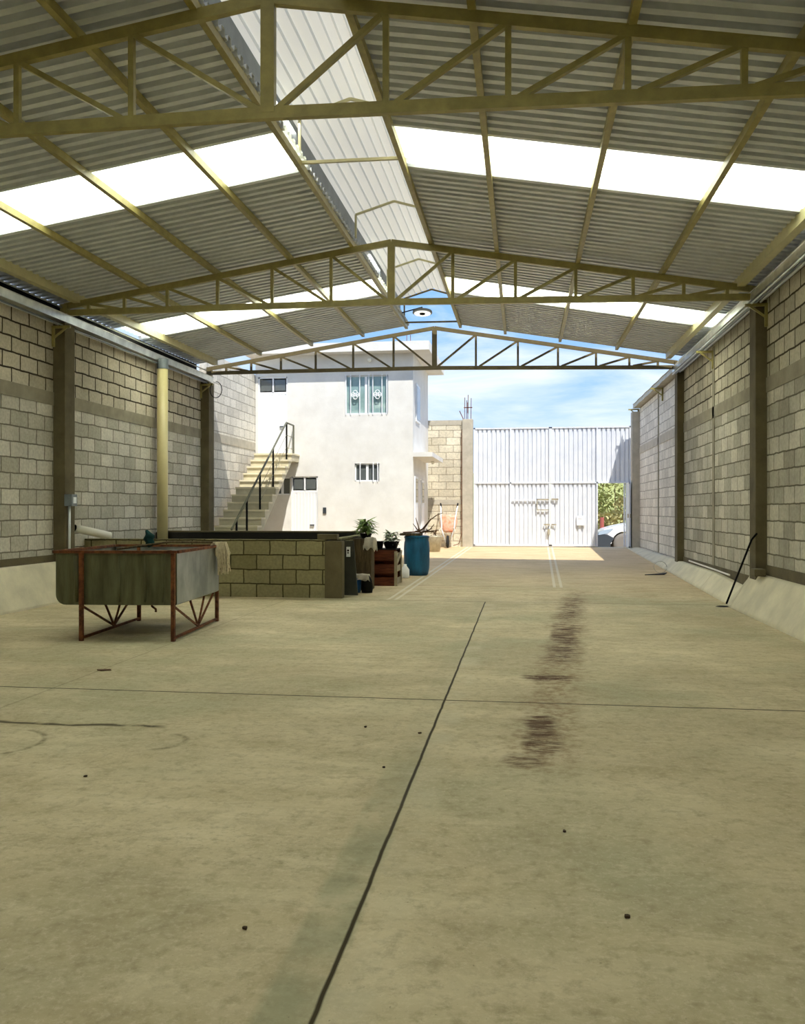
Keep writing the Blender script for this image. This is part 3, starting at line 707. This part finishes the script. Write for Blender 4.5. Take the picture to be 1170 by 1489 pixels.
# pots and plants
def leafblade(m, base, dirv, ln, w, droop, fold=.3, n=5):
    d = Vector(dirv).normalized(); side = d.cross(Vector((0,0,1))).normalized()
    L_, R2, C_ = [], [], []
    for i in range(n+1):
        t = i/n; c = Vector(base)+Vector((d.x, d.y, 0))*ln*t + Vector((0, 0, d.z*ln*t - droop*t*t))
        ww = w*math.sin(math.pi*min(1, t*.9+.08))*.5
        C_.append(c); L_.append(c+side*ww+Vector((0,0,fold*ww))); R2.append(c-side*ww+Vector((0,0,fold*ww)))
    m.strip(L_, C_); m.strip(C_, R2)
def plant(name, loc, label, potr, poth, mleaf, nl, ln, w, seed, pot='pot', up=.9, group=None):
    r = random.Random(seed); t = thing(name, label, 'potted plant', loc, group)
    x, y, z = loc
    MB().lathe([(potr*.7, 0), (potr, poth*.9), (potr*1.06, poth), (potr*.95, poth), (potr*.9, poth*.8), (.0001, poth*.8)], loc, 22).build('pot', M[pot], t, smooth=True)
    sm = MB(); lm = MB()
    for k in range(6):
        a = r.uniform(0, 6.28); q = r.uniform(.02, .07); sm.tube([(x, y, z+poth*.7), (x+q*math.cos(a), y+q*math.sin(a), z+poth+ln*.7)], .004, 5)
    for k in range(nl):
        a = r.uniform(0, 6.28); q = r.uniform(0, .05); hz = z+poth*.8+r.uniform(0, ln*.8)
        leafblade(lm, (x+q*math.cos(a), y+q*math.sin(a), hz), (math.cos(a), math.sin(a), r.uniform(.2, up)), ln*r.uniform(.5, 1), w*r.uniform(.7, 1.2), ln*r.uniform(.1, .6))
    sm.build('stem', M['branch'], t); lm.build('foliage', mleaf, t)
    return t
plant('potted_plant', (-2.52, 13.72, .846), 'bushy green potted plant on top of the timber block', .10, .08, M['leaf'], 90, .26, .06, 2)
plant('potted_plant', (-2.22, 14.46, cz0+.616), 'pale leaved plant in a round black bowl on the crate', .14, .12, M['leaf_grey'], 85, .21, .05, 5)
tag(MB().lathe([(.07, 0), (.09, .12), (.095, .125), (.08, .12), (.06, .02), (.0001, .02)], (-2.43, 14.42, cz0+.616), 20).build('plant_pot', M['pot'], smooth=True), 'small empty black pot on the left side of the crate', 'pot')
# barrel
bx, by = -1.985, 16.12; bz = fz(16.1)
br_ = thing('blue_barrel', 'blue plastic barrel standing on the concrete with branches on top', 'barrel', (bx, by, bz))
pf = [(.195, 0), (.215, .02), (.235, .12), (.238, .15), (.243, .3), (.245, .5), (.236, .62), (.225, .66), (.232, .68), (.228, .71), (.21, .725), (.18, .725)]
MB().lathe([(r, z) for r, z in pf], (bx, by, bz), 36).build('body', M['bluep'], br_, smooth=True)
MB().lathe([(.234, .70), (.24, .705), (.24, .73), (.2, .745), (.0001, .745)], (bx, by, bz), 36).build('lid', M['bluep'], br_)
tg = tag(MB().box(bx-.30, bx+.10, by-.20, by+.12, bz+.748, bz+.79).build('wooden_board', M['wood_brown'], bevel=.006), 'brown board lying across the barrel lid', 'board')
bp_ = thing('dry_branches', 'bundle of bent dry branches lying on the barrel', 'branches', (bx+.1, by, bz+.8))
rr = random.Random(4)
def br_pts(): pass
zt = bz+.80
Z = zt
sets = [[(bx+.0, by, Z+.01), (bx+.14, by, Z+.08), (bx+.26, by-.02, Z+.24), (bx+.38, by-.03, Z+.33), (bx+.50, by-.03, Z+.375)],
        [(bx-.05, by-.05, Z+.01), (bx+.1, by-.05, Z+.05), (bx+.22, by-.05, Z+.2), (bx+.27, by-.05, Z+.26)],
        [(bx+.05, by, Z), (bx+.03, by, Z+.12), (bx-.02, by, Z+.28)],
        [(bx+.08, by, Z), (bx-.0, by, Z+.07), (bx-.07, by, Z+.17)],
        [(bx-.25, by-.1, Z), (bx, by-.08, Z+.015), (bx+.2, by-.05, Z+.01), (bx+.36, by-.02, Z+.02)],
        [(bx+.1, by, Z), (bx+.25, by, Z+.06), (bx+.33, by, Z+.16)],
        [(bx+.05, by+.03, Z), (bx+.2, by+.03, Z+.02), (bx+.42, by, Z+.045)]]
for pts in sets:
    MB().tube(pts, [.016-.010*i/(len(pts)-1) for i in range(len(pts))], 7).build('branch', M['branch'], bp_, smooth=True)
m = MB()
for k in range(26):
    a = rr.uniform(0, 6.28); leafblade(m, (bx+.12+rr.uniform(-.08, .12), by, Z+.02), (math.cos(a), math.sin(a)*.4, rr.uniform(0, .8)), rr.uniform(.08, .2), .025, rr.uniform(0, .1))
m.build('dry_leaves', M['branch'], bp_)
# tin bucket
plant('metal_planter', (-2.28, 22.3, fz(22.3)), 'tall old tin pot with dry leaves near the wheelbarrow', .20, .42, M['branch'], 26, .22, .04, 8, pot='tin')
# white jug beside barrel
jg = thing('white_jug', 'small white plastic jug half hidden behind the crate and barrel', 'jug', (-2.18, 15.6, fz(15.6)))
MB().lathe([(.07, 0), (.08, .02), (.08, .15), (.03, .22), (.03, .25), (.0001, .25)], (-2.13, 15.55, fz(15.55)), 20).build('body', M['white'], jg, smooth=True)
# wheelbarrow leaning upright
wx, wy, wz = -2.06, 24.0, fz(24.0)
wb = thing('wheelbarrow', 'upended wheelbarrow with a faded orange tray leaning on the block wall', 'wheelbarrow', (wx, wy, wz))
m = MB()
n = 12; A = []; 
def trayring(z, w, dpt, yb):
    return [(wx + w*math.cos(math.pi*2*i/n), yb + dpt*math.sin(math.pi*2*i/n), z) for i in range(n)]
rings = [trayring(wz+.42, .10, .02, wy-.13), trayring(wz+.50, .19, .10, wy-.05), trayring(wz+.68, .25, .12, wy-.02), trayring(wz+.82, .24, .10, wy+.0), trayring(wz+.92, .2, .04, wy+.05)]
for r0, r1 in zip(rings, rings[1:]):
    for i in range(n): m.poly([r0[i], r0[(i+1)%n], r1[(i+1)%n], r1[i]])
m.poly(rings[0]); m.poly(rings[-1][::-1]); m.build('tray', M['orange'], wb, smooth=True)
for sg in (-1, 1):
    MB().tube([(wx+sg*.05, wy-.24, wz+.14), (wx+sg*.17, wy-.22, wz+.5), (wx+sg*.20, wy-.12, wz+.85), (wx+sg*.24, wy+.22, wz+1.17)], .017, 8)  .build('handle', M['white'], wb, smooth=True)
    MB().tube([(wx+sg*.22, wy+.19, wz+1.12), (wx+sg*.245, wy+.235, wz+1.24)], .022, 8).build('grip', M['rubber'], wb)
    MB().tube([(wx+sg*.16, wy-.2, wz+.55), (wx+sg*.22, wy-.42, wz+.5), (wx+sg*.14, wy-.24, wz+.3)], .012, 8).build('leg', M['pvcw'], wb, smooth=True)
Rx = Matrix.Rotation(math.pi/2, 3, 'Y')
MB().lathe([(.10, -.035), (.16, -.03), (.175, 0), (.16, .03), (.10, .035)], (wx, wy-.26, wz+.176), 24, Rx).build('wheel', M['rubber'], wb, smooth=True)
MB().lathe([(.0001, -.02), (.1, -.02), (.1, .02), (.0001, .02)], (wx, wy-.26, wz+.176), 20, Rx).build('hub', M['tin'], wb)
# ------------------------------------------------------------------ house
HY, HX, HB = 21.0, -2.68, 24.4
hs = thing('white_house', 'two storey white house with a flat roof beyond the cistern', 'house', (-4.7, 22.7, .2))
# front wall with openings: list of rects (x0,x1,z0,z1)
OP = {'W1': (-4.38, -3.30, 3.69, 4.65), 'W2': (-4.14, -3.52, 2.02, 2.46), 'W3': (-6.2, -5.78, 1.69, 2.13), 'D1': (-5.76, -5.08, .22, 2.15), 'D2': (-6.62, -5.86, 2.67, 4.66)}
xs = sorted({-6.69, HX} | {v for o in OP.values() for v in o[:2]}); zs = sorted({.0, 5.18} | {v for o in OP.values() for v in o[2:]})
m = MB()
for x0, x1 in zip(xs, xs[1:]):
    for z0, z1 in zip(zs, zs[1:]):
        cx, cz_ = (x0+x1)/2, (z0+z1)/2
        if any(o[0] < cx < o[1] and o[2] < cz_ < o[3] for o in OP.values()): continue
        m.box(x0, x1, HY, HY+.15, z0, z1)
m.box(HX-.15, HX, HY+.15, HB-.02, 0, 5.18); m.box(-6.69, HX-.15, HB-.17, HB-.02, 0, 5.18)
m.box(-6.69, -6.54, HY+.15, HB-.17, 0, 5.18)
bmesh.ops.remove_doubles(m.bm, verts=m.bm.verts, dist=1e-4)
m.build('walls', M['house'], hs)
MB().box(-6.9, -2.24, 20.62, HB+.2, 5.18, 5.40).build('roof_slab', M['house'], hs)
MB().box(-6.6, -2.9, HY+.3, HB-.2, 5.40, 5.52).build('roof_rise', M['house'], hs)
MB().box(HX, -2.2, HY+.0, 23.8, 2.62, 2.73).build('side_canopy', M['house'], hs)
MB().box(-6.54, HX-.15, HY+.15, HB-.17, 2.5, 2.65).build('upper_floor', M['house'], hs)
MB().lathe([(.0001, -.07), (.04, -.05), (.045, 0), (.03, .03)], (-2.4, 23.0, 2.6), 14).build('canopy_bulb', M['clearglass'], hs, smooth=True)
MB().lathe([(.0001, -.06), (.045, -.04), (.06, 0), (.045, .04), (.0001, .06)], (-3.75, HY-.08, 5.02), 14).build('wall_bulb', M['clearglass'], hs, smooth=True)
MB().lathe([(.0001, -.05), (.03, -.04), (.03, .0)], (-2.3, 23.2, 5.17), 12).build('eave_bulb', M['clearglass'], hs, smooth=True)
for rx, ry in ((-3.05, 22.6), (-2.95, 22.6)):
    MB().tube([(rx, ry, 5.5), (rx, ry, 5.95)], .008, 6).build('rebar', M['rust'], hs)
def window(nm, o, mid, bars, gm, ornaments=False):
    x0, x1, z0, z1 = o; f = MB(); w = .03; yf = HY+.05
    f.box(x0, x1, yf, yf+.04, z0, z0+w); f.box(x0, x1, yf, yf+.04, z1-w, z1); f.box(x0, x0+w, yf, yf+.04, z0, z1); f.box(x1-w, x1, yf, yf+.04, z0, z1)
    f.box(mid-.03, mid+.03, yf-.01, yf+.04, z0, z1)
    fo = f.build('window', M['white'], hs)
    MB().box(x0+w, x1-w, yf+.015, yf+.025, z0+w, z1-w).build('pane', gm, fo)
    g = MB()
    for bx_ in bars: g.box(bx_-.01, bx_+.01, HY-.02, HY, z0-.02, z1+.02)
    if ornaments:
        for cx in ornaments:
            zc = (z0+z1)/2
            for (dx, dz) in ((0, .06), (0, -.06), (-.05, 0), (.05, 0)):
                g.tube([(cx+dx+.05*math.cos(a), HY-.01, zc+dz+.05*math.sin(a)) for a in [i*math.pi/6 for i in range(13)]], .010, 6, caps=False)
            g.box(cx-.115, cx+.115, HY-.015, HY-.005, zc-.012, zc+.012)
    g.build('security_bars', M['white'], fo)
x0, x1, z0, z1 = OP['W1']
window('W1', OP['W1'], -3.86, [-4.36, -4.24, -4.01, -3.78, -3.68, -3.45, -3.33], M['glass'], (-4.125, -3.565))
window('W2', OP['W2'], -3.83, [-4.0, -3.67, -3.56], M['glass_dark'])
window('W3', OP['W3'], -6.0, [], M['glass_dark'])
def hdoor(o, transz, label, y=HY+.03):
    x0, x1, z0, z1 = o; f = MB()
    for a, b_, c, d in ((x0, x0+.035, z0, z1), (x1-.035, x1, z0, z1), (x0, x1, z1-.035, z1)): f.box(a, b_, y-.01, y+.05, c, d)
    fo = f.build('door', M['white'], hs); fo['label'] = label
    l = MB(); k = int((x1-x0-.1)/.075)
    for i in range(k):
        a = x0+.05+i*(x1-x0-.1)/k; l.box(a, a+.05, y, y+.025, z0+.02, transz-.04)
    l.box(x0+.035, x1-.035, y+.01, y+.03, z0, transz); l.box(x0+.035, x1-.035, y, y+.035, transz-.04, transz+.02); l.box((x0+x1)/2-.02, (x0+x1)/2+.02, y, y+.03, transz, z1)
    l.build('leaf', M['white'], fo)
    for a, b_ in ((x0+.06, (x0+x1)/2-.04), ((x0+x1)/2+.04, x1-.06)):
        MB().box(a, b_, y-.0, y+.012, transz+.05, z1-.07).build('pane', M['glass_dark'], fo)
    MB().box(x1-.2, x1-.09, y-.04, y-.015, z0+(z1-z0)*.36, z0+(z1-z0)*.36+.03).build('door_handle', M['cargrey'], fo)
hdoor(OP['D1'], 1.78, 'white metal ground floor door with two small panes')
hdoor(OP['D2'], 4.26, 'white metal upper door above the stairs with two small panes')
MB().box(-4.94, -4.86, HY-.03, HY, 1.22, 1.37).build('meter_box', M['cargrey'], hs)
for (y0, y1, z0, z1, nm, g_) in ((21.5, 22.3, 3.55, 4.5, 'window', 'glass'), (21.25, 21.8, .3, 2.15, 'door', 'white'), (22.6, 23.2, .3, 2.1, 'door', 'white')):
    f = MB().box(HX, HX+.03, y0, y1, z0, z1).build(nm, M['white'], hs)
    MB().box(HX+.03, HX+.036, y0+.06, y1-.06, z0+.06 if nm == 'window' else z0+1.2, z1-.06).build('pane', M['glass_dark'], f)
# ------------------------------------------------------------------ staircase
SX0, SX1 = -6.50, -5.56; NR = 15; zb0 = fz(16.5); rise = (2.66-zb0)/NR; run = .272; YT = 20.3
st = thing('outdoor_staircase', 'cream concrete staircase rising along the block wall to the upper door', 'staircase', (-6.0, 17.5, .1))
ya = YT-(NR-1)*run
body = MB(); prof = []
for k in range(NR):
    y = ya+k*run; z = zb0+rise*(k+1)
    prof += [(y, z-rise), (y, z)]
prof += [(HY-.01, 2.66), (HY-.01, 2.50), (YT+.05, 2.50), (ya+.35, zb0-.0)]
pts = [(SX0, y, z) for y, z in prof]
body.prism(pts, (SX1-SX0, 0, 0)); bo = body.build('flight', M['stairs'], st)
for k in range(NR-1):
    y = ya+k*run; z = zb0+rise*(k+1)
    MB().box(SX0, SX1+.015, y-.035, y+run-.001, z-.01, z+.028).build('tread', M['tread'], st)
MB().box(SX0, SX1+.02, YT-.035, HY-.01, 2.65, 2.69).build('landing', M['tread'], st)
rl = thing('stair_railing', 'thin metal stair railing with black posts', 'railing', (-5.68, 18, 1))
RXX = -5.68
MB().tube([(RXX, 16.3, .92), (RXX, 20.25, 3.42), (RXX, 20.28, 3.43)], .022, 10).build('handrail', M['rail'], rl, smooth=True)
MB().tube([(RXX, 20.25, 3.425), (RXX, 20.92, 3.42)], .02, 10).build('handrail', M['rail'], rl, smooth=True)
def stz(y): return zb0+rise*(math.floor((y-ya)/run)+1)+.02 if y < YT else 2.67
for y, mt in ((16.6, 'black'), (17.25, 'black'), (18.15, 'black'), (19.15, 'black'), (20.28, 'black'), (20.92, 'rail')):
    zt_ = .92+(y-16.3)*.633 if y < 20.26 else 3.42
    MB().beam((RXX, y, stz(y)), (RXX, y, zt_), .035, .035).build('post', M[mt], rl)
for dz in (.3, .6):
    MB().tube([(RXX, 18.15, .92+(18.15-16.3)*.633-dz), (RXX, 20.25, 3.42-dz), (RXX, 20.92, 3.42-dz)], .006, 6).build('thin_rail', M['rail'], rl)
# ------------------------------------------------------------------ front boundary: block wall, pillar, gate
GY = 24.4; gz = fz(GY)
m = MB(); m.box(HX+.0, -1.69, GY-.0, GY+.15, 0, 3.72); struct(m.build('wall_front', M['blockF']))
struct(MB().box(HX+.0, -1.69, GY-.01, GY+.16, 3.72, 3.86).build('trim_5', M['conc_out']))
struct(MB().box(HX+.0, -1.69, GY-.012, GY-.0, 1.46, 1.60).build('trim_6', M['conc_out']))
pl = thing('gate_pillar', 'concrete gate pillar with rusty reinforcing bars on top', 'pillar', (-1.55, GY, gz))
MB().box(-1.70, -1.40, GY-.08, GY+.2, 0, 3.88).build('pillar', M['conc_out'], pl, bevel=.01)
MB().tube([(-1.715, GY-.06, 3.6), (-1.72, GY-.07, .6), (-1.80, GY-.09, .35), (-1.95, GY-.1, .3)], .010, 6).build('cable', M['rust'], pl)
for dx, dy, hh in ((.06, 0, .62), (.15, .05, .7), (.24, 0, .6), (.11, .1, .55)):
    MB().tube([(-1.70+dx, GY+dy, 3.85), (-1.70+dx+.01, GY+dy, 3.88+hh)], .009, 6).build('rebar', M['rust'], pl)
MB().tube([(-1.66, GY, 3.86), (-1.78, GY-.02, 4.12)], .012, 6).build('rebar', M['rust'], pl)
m = MB(); m.box(-1.66, -1.42, GY-.01, GY+.01, 4.2, 4.225); m.box(-1.56, -1.53, GY-.01, GY+.01, 4.05, 4.36); m.build('tie_cross', M['rust'], pl)
def ribbed(m, x0, x1, z0, z1, y, pitch=.125):
    k = max(1, round((x1-x0)/pitch)); p = (x1-x0)/k; pts = []
    for i in range(k):
        a = x0+i*p; pts += [(a, 0), (a+p*.60, 0), (a+p*.66, .035), (a+p*.92, .035)]
    pts.append((x1, 0))
    m.strip([(x, y+d, z0) for x, d in pts], [(x, y+d, z1) for x, d in pts])
gx = [-1.38, -.345, .76, 2.04, 2.79, 2.95]; gtop = 3.63; gb = gz+.03; gm_ = 2.07
for side, a, b_, mid in (('left', gx[0], gx[2]-.003, gx[1]), ('right', gx[2]+.003, gx[5], gx[3])):
    lab = 'left leaf of the white ribbed metal gate with sliding latch bars' if side == 'left' else 'right leaf of the white ribbed metal gate with an open wicket door'
    t = thing('gate_leaf', lab, 'gate', ((a+b_)/2, GY, gz), 'white metal gate leaves')
    f = MB(); tb_ = .04
    f.box(a, b_, GY-.02, GY+.03, gtop-tb_, gtop)
    f.box(a, a+tb_, GY-.02, GY+.03, gb, gtop); f.box(b_-tb_, b_, GY-.02, GY+.03, gb, gtop)
    f.box(mid-.02, mid+.02, GY-.025, GY+.03, gb, gtop); f.box(a, b_, GY-.025, GY+.03, gm_-.02, gm_+.02)
    if side == 'left': f.box(a, b_, GY-.02, GY+.03, gb, gb+tb_)
    else: f.box(a, gx[3], GY-.02, GY+.03, gb, gb+tb_); f.box(gx[4]-.03, gx[4]+.0, GY-.02, GY+.03, gb, gm_)
    f.build('frame', M['whitegate'], t)
    cells = [(a, mid, gm_, gtop), (mid, b_, gm_, gtop), (a, mid, gb, gm_)]
    if side == 'left': cells.append((mid, b_, gb, gm_))
    else: cells.append((gx[4], b_, gb, gm_))
    for c in cells:
        m = MB(); ribbed(m, c[0]+.02, c[1]-.01, c[2]+.02, c[3]-.02, GY); m.build('ribbed_panel', M['whitegate'], t, solid=.003)
    if side == 'left':
        MB().box(-.30, .50, GY-.06, GY-.035, 1.58, 1.61).build('latch_bar', M['whitegate'], t)
        m = MB(); m.box(.38, .72, GY-.07, GY-.04, 1.58, 1.62); m.box(.38, .40, GY-.07, GY-.04, 1.32, 1.62); m.box(.38, .72, GY-.07, GY-.04, 1.30, 1.325); m.build('latch_frame', M['tin'], t)
        m = MB(); m.box(.58, .74, GY-.07, GY-.04, .88, .92); m.box(.68, .74, GY-.08, GY-.04, .62, .78); m.build('lower_bolt', M['tin'], t)
    else:
        m = MB(); m.box(.79, .98, GY-.07, GY-.04, 1.58, 1.63); m.box(.79, .92, GY-.07, GY-.04, .88, .92); m.build('bolt', M['tin'], t)
        m = MB(); m.box(1.48, 1.70, GY-.06, GY-.03, .88, 1.15); m.box(1.52, 1.62, GY-.07, GY-.06, 1.07, 1.09); m.build('letter_box', M['white'], t)
        # wicket door swung inwards, hinged on the right
        wd = MB(); m = MB(); hx = gx[4]+.02
        wd.box(hx, hx+.03, GY-.74, GY-.03, gb, gb+.04); wd.box(hx, hx+.03, GY-.74, GY-.03, gm_-.06, gm_-.02); wd.box(hx, hx+.03, GY-.74, GY-.70, gb, gm_-.02); wd.box(hx, hx+.03, GY-.07, GY-.03, gb, gm_-.02)
        for i in range(6): wd.box(hx+.005, hx+.02, GY-.69+i*.105, GY-.61+i*.105, gb+.03, gm_-.05)
        wd.box(hx+.012, hx+.02, GY-.72, GY-.04, gb+.02, gm_-.04)
        w_ = wd.build('wicket_door', M['whitegate'], t)
        MB().box(hx-.03, hx+.06, GY-.70, GY-.66, 1.1, 1.2).build('lock', M['tin'], w_)
# ------------------------------------------------------------------ bits along the right wall
rd = tag(MB().tube([(2.72, 12.1, .04), (2.95, 11.72, .92), (2.955, 11.50, 1.0)], .013, 8).build('steel_rod', M['black'], smooth=True), 'thin black rod leaning from the floor hole up to the right column', 'rod')
dh = tag(MB().lathe([(.0001, .004), (.07, .004), (.085, .0)], (2.66, 12.08, .004), 16).build('drain_hole', M['black']), 'small dark drain hole in the floor under the leaning rod', 'drain')
tag(MB().box(2.88, 3.02, 11.30, 11.50, .47, .56).build('brick', M['conc_dark'], bevel=.01), 'small dark brick at the foot of the right column', 'brick')
wl = tag(MB().tube([(2.60+.12*math.cos(a), 16.95+.02*math.sin(a), fz(17)+.115+.11*math.sin(a)) for a in [i*math.pi/10 for i in range(20)]], .004, 6).build('wire_loop', M['tin']), 'thin pale wire loop standing on the floor by the right ledge', 'wire')
tag(MB().prism([(2.25, 16.5, fz(16.5)+.003), (2.62, 16.6, fz(16.6)+.003), (2.72, 16.95, fz(17)+.003), (2.5, 16.7, fz(16.8)+.003)], (0, 0, .012)).build('metal_scrap', M['rubber']), 'thin dark metal scrap on the floor below the wire loop', 'scrap')
tag(MB().tube([(3.03, 13.3, .34), (3.03, 14.5, .355), (3.03, 16.4, .37)], .014, 8).build('thin_pipe', M['pvcw']), 'thin pale pipe lying along the ledge of the right wall', 'pipe')
# crumbs on the floor
crumbs = [(150,975,'curled brown leaf on the joint in front of the trough'), (531,1058,'small dark leaf scrap on the floor left of the long joint'), (610,1067,'dark crumb on the floor just left of the joint crossing'), (356,1352,'single black crumb on the lower left floor'), (820,1210,'small dark scrap on the floor below the brown spill'), (912,1335,'dark crumb on the lower right floor'), (124,1130,'dark speck on the floor at the left below the scuff line'), (558,1117,'tiny dark speck below the leaf scrap by the long joint')]
cY, sY = math.cos(YAW), math.sin(YAW)
def floor_pt(px, py):
    d = CAMH*1250/(py-742); r = (px-585)/1250*d
    return (-sY*d + cY*r, cY*d + sY*r)
for i, (px, py, lab) in enumerate(crumbs):
    x, y = floor_pt(px, py); r = random.Random(i); s = (.035 if i == 0 else .011)*(1 if py < 1000 else .8)
    m = MB(); m.prism([(x+s*k*math.cos(a)*(1.7 if i == 0 else 1), y+s*k*math.sin(a), .002) for a, k in [(j*math.pi/4, r.uniform(.5, 1.3)) for j in range(8)]], (0, 0, .007))
    tag(m.build('leaf_scrap', M['crumb'] if i else M['branch']), lab, 'debris', 'scraps lying on the floor')
# ------------------------------------------------------------------ beyond the gate: car, post, bushes
car = thing('parked_car', 'white hatchback with dark grey bumper parked outside the open wicket door', 'car', (4.6, 29.2, -.1))
cg = -.1; cy_n, cy_f = 28.35, 30.0
prof = [(2.42,.28),(2.40,.55),(2.46,.68),(2.62,.79),(2.95,.89),(3.35,.97),(3.62,1.02),(4.25,1.42),(4.7,1.5),(5.5,1.5),(6.1,1.38),(6.4,1.0),(6.5,.9),(6.5,.32)]
low = [(6.15,.24)]
def arch(cx, r=.39, a0=math.pi, a1=0, n=10):
    return [(cx+r*math.cos(a0+(a1-a0)*i/n), .32+r*math.sin(a0+(a1-a0)*i/n)) for i in range(n+1)]
bot = [(6.1,.24)] + arch(5.72)[::-1] + [(3.62,.24)] + arch(3.22)[::-1] + [(2.6,.24)]
full = prof+bot
m = MB()
a_ = [m.bm.verts.new((x, cy_n+(.0 if z < .95 else (z-.95)*.35), cg+z)) for x, z in full]; b__ = [m.bm.verts.new((x, cy_f-(.0 if z < .95 else (z-.95)*.35), cg+z)) for x, z in full]
m.bm.faces.new(a_); m.bm.faces.new(b__[::-1])
for i in range(len(a_)): m.bm.faces.new([a_[i], b__[i], b__[(i+1)%len(a_)], a_[(i+1)%len(a_)]])
m.build('body', M['carw'], car, bevel=.02)
m = MB(); m.prism([(2.37, cy_n-.012, cg+.2), (2.35, cy_n-.012, cg+.56), (2.42, cy_n-.012, cg+.66), (2.70, cy_n-.012, cg+.62), (2.92, cy_n-.012, cg+.50), (2.80, cy_n-.012, cg+.34), (2.79, cy_n-.012, cg+.2)], (0, cy_f-cy_n+.02, 0)); m.build('bumper', M['cargrey'], car, bevel=.015)
m = MB(); m.prism([(2.40, cy_n-.02, cg+.60), (2.43, cy_n-.02, cg+.71), (2.62, cy_n-.02, cg+.775), (2.88, cy_n-.02, cg+.81), (2.70, cy_n-.02, cg+.65)], (0, .12, 0)); m.build('headlamp', M['lens'], car)
m = MB(); m.prism([(3.75, cy_n+.05, cg+1.04), (4.3, cy_n+.14, cg+1.37), (5.2, cy_n+.16, cg+1.42), (5.9, cy_n+.14, cg+1.34), (6.1, cy_n+.05, cg+1.04)], (0, -.045, 0)); m.build('side_window', M['glass_dark'], car)
for cx in (3.22, 5.72):
    for yw, s_ in ((cy_n+.12, -1), (cy_f-.12, 1)):
        w_ = MB().lathe([(.2, -.11), (.31, -.11), (.335, -.07), (.335, .07), (.31, .11), (.2, .11)], (cx, yw, cg+.335), 30, Matrix.Rotation(math.pi/2, 3, 'X')).build('wheel', M['tire'], car, smooth=True)
        m = MB(); m.lathe([(.21, -.08), (.215, -.10), (.17, -.075), (.05, -.1), (.0001, -.1)], (cx, yw, cg+.335), 30, Matrix.Rotation(-math.pi/2*s_, 3, 'X')); m.build('rim', M['alloy'], w_)
tag(MB().tube([(2.78, 31.2, -.1), (2.78, 31.2, 1.05)], .07, 12).build('red_post', M['redpost']), 'short faded red post behind the car bonnet', 'post')
def bush(loc, rx, rz, mt, label, seed, cnt=900):
    r = random.Random(seed); t = thing('roadside_bush', label, 'bush', loc, 'dry bushes across the road')
    m = MB()
    for k in range(cnt):
        a = r.uniform(0, 6.28); h = r.random(); q = rx*math.sqrt(r.random())*math.sqrt(max(.05, 1-(h-.35)**2*1.6))
        p = Vector((loc[0]+q*math.cos(a), loc[1]+q*math.sin(a)*.8, loc[2]+h*rz)); s = r.uniform(.04, .11)
        d = Vector((r.uniform(-1, 1), r.uniform(-1, 1), r.uniform(-.4, 1))).normalized(); e_ = d.cross(Vector((r.random(), r.random(), r.random()+.1))).normalized()
        m.poly([p-d*s*1.4, p+e_*s*.6, p+d*s*1.4, p-e_*s*.6])
    m.build('foliage', M[mt], t)
    m = MB()
    for k in range(6):
        a = r.uniform(0, 6.28); m.tube([loc, (loc[0]+rx*.5*math.cos(a), loc[1]+rx*.5*math.sin(a), loc[2]+rz*.8)], [.04, .012], 6)
    m.build('stem', M['branch'], t)
blist = [((3.0, 33.2, -.1), .9, 1.3, 'bush', 'low straw coloured bush across the road, nearest behind the car bonnet'),
         ((4.3, 34.0, -.1), 1.1, 1.9, 'bush', 'dry bush across the road at the right side of the doorway view'),
         ((2.4, 35.5, -.1), 1.3, 2.3, 'bush2', 'olive bush across the road at the left side of the doorway view'),
         ((3.9, 37.5, -.1), 1.8, 3.1, 'bush2', 'tall green bush furthest back in the doorway view')]
for i, (l, a, b_, mt, lab) in enumerate(blist): bush(l, a, b_, mt, lab, i, 1500 if i > 1 else 900)
m = MB(); m.strip([(-40+i*4, 45+2*math.sin(i), -.1) for i in range(25)], [(-40+i*4, 60, 3.8+.4*math.sin(i*1.7)) for i in range(25)]); struct(m.build('hillside', M['bush2']))
for o in bpy.data.objects:
    if '_w' in o: del o['_w']
